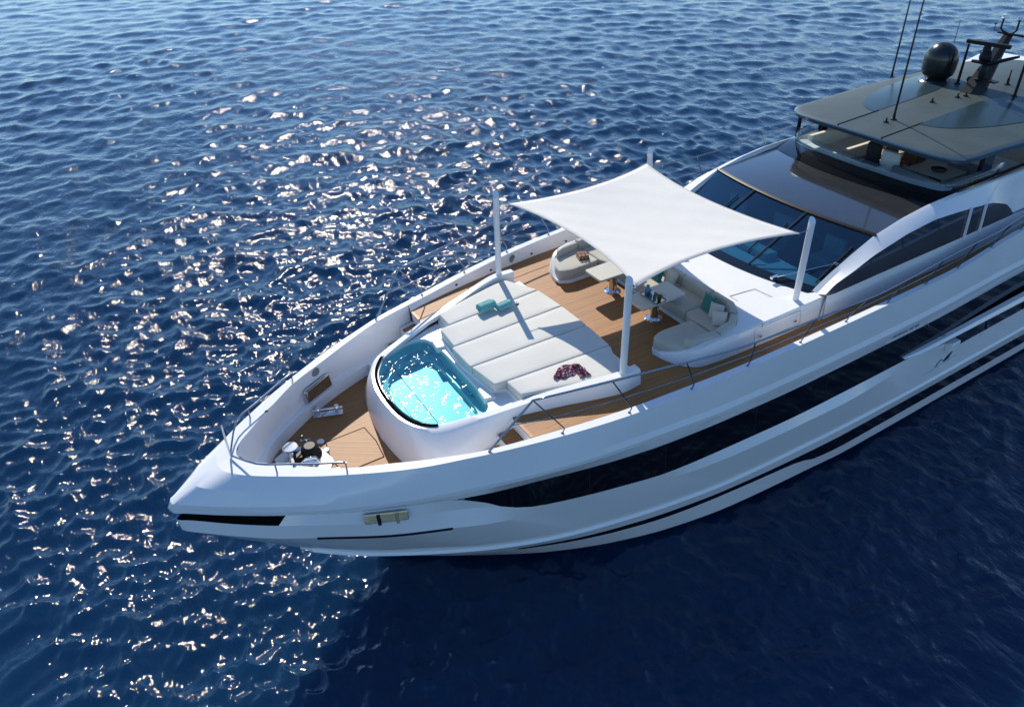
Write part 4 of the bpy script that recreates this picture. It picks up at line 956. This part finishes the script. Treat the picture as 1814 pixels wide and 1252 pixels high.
# tables
def table(y0, lab, z=.75):
    t = empty('pedestal_table', (-12.0, y0, 0)); tag(t, lab, 'table', 'pedestal tables on the foredeck lounge')
    P = [(-11.25, y0 - .37), (-11.25, y0 + .37), (-12.75, y0 + .40), (-12.75, y0 - .40)]
    link(t, MB().prism(resample(rounded(P, .07), .3), z - .05, z).build('table_top', STONE, None, smooth=30))
    link(t, MB().prism(resample(rounded([(x * 1 + (.02 if x > -12 else -.02) * -1, y0 + (y - y0) * .93) for x, y in P], .07), .3), z - .085, z - .05).build('top_rim', STEEL, None, smooth=30))
    link(t, MB().lathe([(.12, 0), (.12, z - .085)], (-12.0, y0, 0), 28).build('pedestal', STEEL, None, smooth=50))
    link(t, MB().lathe([(0, .035), (.2, .035), (.24, .02), (.245, 0)], (-12.0, y0, 0), 32).build('base_plate', STEEL, None, smooth=20))
table(-.90, 'empty pale stone topped table on a steel pedestal, starboard of its twin')
table(.90, 'pale stone topped table on a steel pedestal with the tray of blue glassware')

# lounge sofas: U shape
so = empty('lounge_sofa', (-12.5, 0, 0)); tag(so, 'U shaped taupe lounge sofa with white base around the two pedestal tables', 'sofa')
def scush(P, z0, z1, name, m_=SOFA, r=.045, puff=.015, rd=.08): 
    o = cushion_mesh(resample(rounded(P, rd)), z0, z1, r, puff).build(name, m_, None, smooth=60); link(so, o); return o
for s in (1, -1):
    S = lambda P: [(x, s * y) for x, y in P]
    scush(S([(-10.93, 2.05), (-11.02, 2.45), (-11.25, 2.82), (-11.55, 2.98), (-12.3, 3.0), (-12.32, 1.98), (-11.3, 1.93)]), .10, .44, 'seat_cushion', rd=.12)
    scush(S([(-12.34, 1.98), (-12.34, 2.98), (-12.95, 2.92), (-13.38, 2.5), (-13.42, 1.62), (-12.45, 1.62)]), .10, .44, 'seat_cushion')
    scush(S([(-12.46, .55), (-12.46, 1.60), (-13.45, 1.60), (-13.45, .55)]), .10, .44, 'seat_cushion')
    scush(S([(-11.30, 2.75), (-11.42, 2.95), (-12.2, 3.12), (-12.2, 2.9), (-11.6, 2.8)]), .40, .66, 'back_cushion', rd=.04)
    scush(S([(-12.22, 2.9), (-12.22, 3.12), (-12.85, 3.0), (-13.2, 2.72), (-13.06, 2.58), (-12.75, 2.82)]), .40, .70, 'back_cushion', rd=.04)
    scush(S([(-13.08, 2.55), (-13.24, 2.70), (-13.5, 2.3), (-13.52, 1.62), (-13.30, 1.62), (-13.28, 2.2)]), .40, .74, 'back_cushion', rd=.04)
    scush(S([(-13.30, .52), (-13.52, .52), (-13.52, 1.60), (-13.30, 1.60)]), .40, .74, 'back_cushion', rd=.04)
    link(so, MB().prism(resample(rounded(S([(-10.9, 2.08), (-11.0, 2.5), (-11.2, 2.9), (-11.6, 3.02), (-13.4, 3.0), (-13.5, 1.6), (-12.40, 1.6), (-12.30, 1.9), (-11.2, 1.9)]), .08), .4), .02, .12).build('base', WHITE_D, None))
scush([(-12.46, -.53), (-12.46, .53), (-13.45, .53), (-13.45, -.53)], .10, .44, 'seat_cushion')
scush([(-13.30, -.50), (-13.52, -.50), (-13.52, .50), (-13.30, .50)], .40, .74, 'back_cushion', rd=.04)
link(so, MB().prism([(-12.42, -1.6), (-12.42, 1.6), (-13.5, 1.6), (-13.5, -1.6)], .02, .12).build('base', WHITE_D, None))
link(so, MB().prism([(-13.5, -2.2), (-13.5, 2.2), (-13.58, 2.2), (-13.58, -2.2)], .1, .66).build('back_board', WHITE_D, None))

# throw pillows
def pillow(c, size, rot, m_, lab, grp='throw pillows on the lounge sofa'):
    n_ = 12; rows_t, rows_b = [], []
    for i in range(n_ + 1):
        a, b = [], []
        for j in range(n_ + 1):
            u, v = i / n_ * 2 - 1, j / n_ * 2 - 1
            k = 1 - .10 * (1 - v * v) * u * u; k2 = 1 - .10 * (1 - u * u) * v * v
            h = .30 * ((1 - u ** 4) * (1 - v ** 4)) ** .5
            x, y = u * .5 * k * size, v * .5 * k2 * size
            a.append((x, y, h * size * .55)); b.append((x, y, -h * size * .55))
        rows_t.append(a); rows_b.append(b)
    g = MB(); g.grid(rows_t); g.grid(rows_b)
    o = g.build('throw_pillow', m_, None, smooth=80); o.location = c; o.rotation_euler = rot; tag(o, lab, 'pillow', grp); return o
R = math.radians
BEI = mat('beige_pillow_fabric', (.56, .53, .45), .9, sheen=.2, bump=(180, .3, .005), var=(20, .08))
GRY = mat('grey_pillow_fabric', (.50, .50, .45), .9, sheen=.2, bump=(180, .3, .005), var=(20, .06))
pillow((-12.98, 1.90, .66), .50, (R(18), R(68), R(8)), TEAL, 'dark teal throw pillow beside the two pale pillows at the sofa port end')
pillow((-12.88, 2.28, .64), .46, (R(24), R(66), R(28)), GRY, 'pale grey throw pillow between the teal pillow and the beige one in the port corner')
pillow((-12.70, 2.58, .63), .42, (R(30), R(62), R(52)), BEI, 'beige throw pillow tucked into the port corner of the sofa')
pillow((-13.12, .28, .64), .48, (R(4), R(70), R(-4)), GRY, 'pale grey throw pillow at the middle of the sofa beside a teal one')
pillow((-12.98, -.15, .63), .48, (R(10), R(66), R(10)), TEAL, 'teal throw pillow half hidden under the canvas at the middle of the sofa')

# tray with glassware and plant on the port table
tz = .75
tr_ = MB(); cxt, cyt = -11.86, .96
Pt = rounded([(cxt + .18, cyt - .34), (cxt + .18, cyt + .34), (cxt - .18, cyt + .34), (cxt - .18, cyt - .34)], .05)
tr_.prism(Pt, tz + .002, tz + .014); tr_.grid([[(x, y, tz + .008) for x, y in Pt], [(cxt + (x - cxt) * 1.04, cyt + (y - cyt) * 1.03, tz + .045) for x, y in Pt]], closed=True)
tag(tr_.build('serving_tray', STEEL, None, smooth=50), 'silver serving tray of blue glassware and a small plant on the stone table', 'tray')
def vessel(prof, x, y, name, lab, cat, m_=BLUEG, grp=None):
    o = MB().lathe(prof, (x, y, tz + .016), 20).build(name, m_, None, smooth=60); tag(o, lab, cat, grp); return o
vessel([(0, 0), (.065, 0), (.085, .03), (.09, .12), (.055, .2), (.04, .24), (.05, .27), (.044, .27), (.034, .24), (.048, .2), (.08, .12), (.075, .035), (0, .01)], cxt + .02, cyt - .2, 'carafe', 'blue glass carafe, the tallest vessel on the silver tray', 'carafe')
gp = [(0, 0), (.034, 0), (.042, .11), (.038, .11), (.031, .012), (0, .01)]
vessel(gp, cxt + .07, cyt - .02, 'tumbler', 'blue glass tumbler on the tray, nearest to the bow', 'glass', grp='blue tumblers on the tray')
vessel(gp, cxt - .05, cyt + .03, 'tumbler', 'blue glass tumbler on the tray, farthest from the bow', 'glass', grp='blue tumblers on the tray')
vessel(gp, cxt + .06, cyt + .10, 'tumbler', 'blue glass tumbler on the tray, next to the plant pot', 'glass', grp='blue tumblers on the tray')
pp = empty('potted_plant', (cxt, cyt + .24, tz + .016)); tag(pp, 'small yellow green plant in a dark pot at the port end of the silver tray', 'plant')
link(pp, MB().lathe([(0, 0), (.045, 0), (.06, .09), (.05, .09), (0, .08)], (cxt, cyt + .24, tz + .016), 16).build('pot', POT, None, smooth=50))
g = MB(); rnd = random.Random(3)
for i in range(150):
    a = rnd.random() * 6.283; e = rnd.random() * 1.3; l = .07 + rnd.random() * .07; b = Vector((cxt, cyt + .24, tz + .10)) + Vector((rnd.uniform(-.03, .03), rnd.uniform(-.03, .03), 0))
    d = Vector((math.cos(a) * math.sin(e), math.sin(a) * math.sin(e), math.cos(e))); t = b + d * l; sd = d.cross(Vector((0, 0, 1)) if e > .2 else Vector((1, 0, 0))).normalized() * .012
    mdp = b.lerp(t, .6); g.add([b, mdp + sd, t, mdp - sd], [(0, 1, 2, 3)])
link(pp, g.build('leaves', LEAF, None, weld=False))

# board game of wooden blocks on the starboard sofa
gx, gy, gz = -11.98, -2.35, .462
gb = empty('wooden_game', (gx, gy, gz)); tag(gb, 'dark wooden block game in a tray lying on the starboard sofa seat', 'game')
M3 = Matrix.Rotation(R(-18), 3, 'Z')
link(gb, MB().box((gx, gy, gz + .02), (.34, .34, .04), M=M3).build('game_board', WOODD, None, bevel=.006))
for i in range(3):
    for j in range(3):
        o = M3 @ Vector(((i - 1) * .105, (j - 1) * .105, 0))
        link(gb, MB().box((gx + o.x, gy + o.y, gz + .085), (.085, .085, .09), M=M3).build('block', mat('brown_block', (.30, .13, .06), .3, coat=.4) if 'brown_block' not in bpy.data.materials else bpy.data.materials['brown_block'], None, bevel=.008))

# rolled towels
def towel(c, L, r, az, lab):
    t = empty('rolled_towel', c); t.rotation_euler.z = az; tag(t, lab, 'towel', 'rolled turquoise towels on the sun pad')
    rows = []; N = 34; turns = 2.6; inner = []
    rnd = random.Random(int(L * 1000))
    ks = [-1, -.9, -.6, -.2, .2, .6, .9, 1]
    for k in ks:
        row = []
        for i in range(N * 2 + 1):
            a = i / (N * 2) * turns * 2 * math.pi; rr_ = r * (.18 + .82 * i / (N * 2)) * (1 if abs(k) < .95 else .93) * (1 + .03 * math.sin(5 * a + k * 4))
            row.append((k * L / 2, rr_ * math.cos(a), r + rr_ * math.sin(a) * .92))
        rows.append(row)
    o = MB().grid(rows).build('towel_roll', TOWEL, None, smooth=80, solid=.02); o.parent = t
    rows = []
    for k in (-.96, -.5, 0, .5, .96):
        rows.append([(k * L / 2, (r + .012) * math.cos(a), r + (r + .012) * math.sin(a) * .92) for a in np.linspace(-.55, .5, 7)])
    o = MB().grid(rows).build('towel_band', TOWEL2, None, smooth=80, solid=.012); o.parent = t
    return t
towel((-8.12, -1.48, .37), .50, .15, R(186), 'larger rolled turquoise towel on the sun pad, nearer the bow')
towel((-8.56, -1.30, .37), .46, .115, R(189), 'slimmer rolled turquoise towel on the sun pad, nearer the pole shadow')
g = MB(); g.box((-8.98, -1.28, .385), (.10, .05, .03), rz=.4); g.tube([(-8.95, -1.25, .4), (-9.0, -1.36, .41)], .012, 5)
tag(g.build('sunglasses', BLACKM, None, bevel=.008), 'small black pair of sunglasses on the sun pad beside the towels', 'sunglasses')
# scarf
rows = []; rnd = random.Random(5)
p0 = [(-7.93, 2.05), (-8.10, 2.02), (-8.27, 1.98), (-8.42, 1.96), (-8.56, 1.99), (-8.62, 2.10), (-8.62, 2.24), (-8.60, 2.38)]
wd = [.04, .14, .22, .23, .19, .15, .13, .15]
P_ = dens([(a, b, w_) for (a, b), w_ in zip(p0, wd)], 5)
for i, (x, y, w_) in enumerate(P_):
    a = Vector(P_[max(i-1, 0)][:2]); b = Vector(P_[min(i+1, len(P_)-1)][:2]); t = (b - a).normalized(); nn2 = Vector((t.y, -t.x)); row = []
    for j in range(17):
        v = j / 16 * 2 - 1; z = .375 + .075 * (1 - v * v) ** .6 * (.55 + .45 * math.sin(i * .9 + j * .6)) + .025 * math.sin(j * 2.4 + i * .55) + .012 * rnd.random()
        row.append((x + nn2.x * w_ * v * 1.0, y + nn2.y * w_ * v, max(z, .372)))
    rows.append(row)
g = MB(); g.grid(rows)
tag(g.build('scarf', SCARF, None, smooth=50, solid=.006), 'crumpled purple and pink patterned scarf lying on the port sun pad mattress', 'scarf')

# ---- flybridge furniture seen between coaming and hardtop
FS = mat('light_flybridge_fabric', (.74, .71, .64), .85, var=(3, .06)); FD = mat('charcoal_fabric', (.02, .018, .02), .8)
FG = mat('slate_fabric', (.16, .17, .18), .85)
def fthing(name, loc, lab, cat, parts, grp=None):
    t = empty(name, loc); tag(t, lab, cat, grp)
    for nm, mb, m_, bv in parts: link(t, mb.build(nm, m_, None, bevel=bv))
    return t
F0 = 1.262
fthing('captain_chair', (-21.9, -.2, F0), 'pale helm seat with charcoal backrest on the flybridge, beside the steering console', 'chair', [
    ('seat', MB().box((-22.0, -.1, F0 + .35), (.6, 1.0, .5)), FS, .05), ('backrest', MB().box((-22.35, -.35, F0 + .85), (.14, .5, .7)), FD, .05), ('backrest', MB().box((-22.35, .28, F0 + .8), (.18, .6, .6)), FS, .05),
    ('cover', MB().box((-21.95, -.2, F0 + .62), (.5, .6, .05)), FD, .02)])
fthing('helm_console', (-21.3, -.6, F0), 'pale steering console with black screens under the front edge of the hardtop', 'console', [
    ('body', MB().prism([(-21.05, -1.5), (-21.4, -1.5), (-21.45, .2), (-21.05, .3)], F0, F0 + .62), FS, .04), ('screen', MB().box((-21.32, -.9, F0 + .68), (.1, .5, .22)), BLACK, .01), ('wheel', MB().tube([(-21.5, -.4 + .18 * math.cos(a), F0 + .7 + .18 * math.sin(a)) for a in np.linspace(0, 6.283, 17)], .018, 6), BLACKM, 0)])
fthing('flybridge_sofa', (-23.2, -2.3, F0), 'long pale sofa along the starboard side of the flybridge', 'sofa', [
    ('seat', MB().box((-23.3, -2.1, F0 + .22), (2.8, .8, .44)), FS, .05), ('backrest', MB().box((-23.3, -2.55, F0 + .6), (2.8, .2, .7)), FS, .05), ('backrest', MB().box((-24.6, -1.7, F0 + .6), (.2, 1.5, .75)), FS, .05)])
fthing('flybridge_sofa', (-22.3, 1.9, F0), 'slate backed sofa at the port front corner of the flybridge', 'sofa', [
    ('seat', MB().box((-22.3, 1.75, F0 + .22), (1.0, 1.5, .44)), FS, .05), ('backrest', MB().box((-21.85, 1.5, F0 + .62), (.16, 1.7, .5), rz=-.12), FG, .05), ('backrest', MB().box((-22.5, 2.5, F0 + .62), (1.3, .16, .5), rz=.05), FG, .05), ('cushion', MB().box((-21.72, .75, F0 + .55), (.3, .55, .2)), mat('wine_fabric', (.06, .01, .015), .9), .05)])
fthing('coffee_table', (-23.2, .9, F0), 'wide pale table with the dark tray on the port side of the flybridge', 'table', [
    ('table_top', MB().box((-23.6, 1.2, F0 + .5), (1.3, 1.3, .06)), STONE, .01), ('leg', MB().box((-23.6, 1.2, F0 + .24), (.3, .3, .47)), WOODD, .01)])
tag(MB().lathe([(0, .02), (.2, .02), (.24, .05), (.25, .05), (.2, .0), (0, 0)], (-23.5, 1.3, F0 + .532), 20).build('dark_tray', BLACKM, None, smooth=50), 'round dark tray on the pale flybridge table', 'tray')
fthing('sun_lounger', (-25.5, 1.7, F0), 'pale sun lounger behind the black roof pillar on the flybridge', 'lounger', [
    ('seat', MB().box((-25.4, 1.8, F0 + .3), (2.2, 1.3, .3)), FS, .06), ('backrest', MB().box((-24.4, 1.8, F0 + .55), (.5, 1.3, .2)), FG, .05)])
fthing('dining_table', (-23.0, -.5, F0), 'dark wooden dining table in the middle of the flybridge', 'table', [
    ('table_top', MB().box((-24.6, -.1, F0 + .7), (1.6, .9, .06)), WOODD, .01), ('leg', MB().box((-24.6, -.1, F0 + .33), (.5, .3, .66)), WOODD, .01)])
for i, (x, y, lab) in enumerate(((-23.6, -.35, 'wooden dining chair on the forward side of the flybridge table, starboard one of the pair'), (-23.6, .3, 'wooden dining chair on the forward side of the flybridge table, port one of the pair'))):
    g = MB()
    fthing('dining_chair', (x, y, F0), lab, 'chair', [('seat', MB().box((x, y, F0 + .45), (.45, .45, .06)), WOODD, .01), ('backrest', MB().box((x + .22, y, F0 + .72), (.04, .45, .4)), WOODD, .01),
        *[('leg', MB().tube([(x + a, y + b, F0), (x + a * .9, y + b * .9, F0 + .43)], .02, 6), WOODD, 0) for a in (-.2, .2) for b in (-.2, .2)]], 'dining chairs on the flybridge')
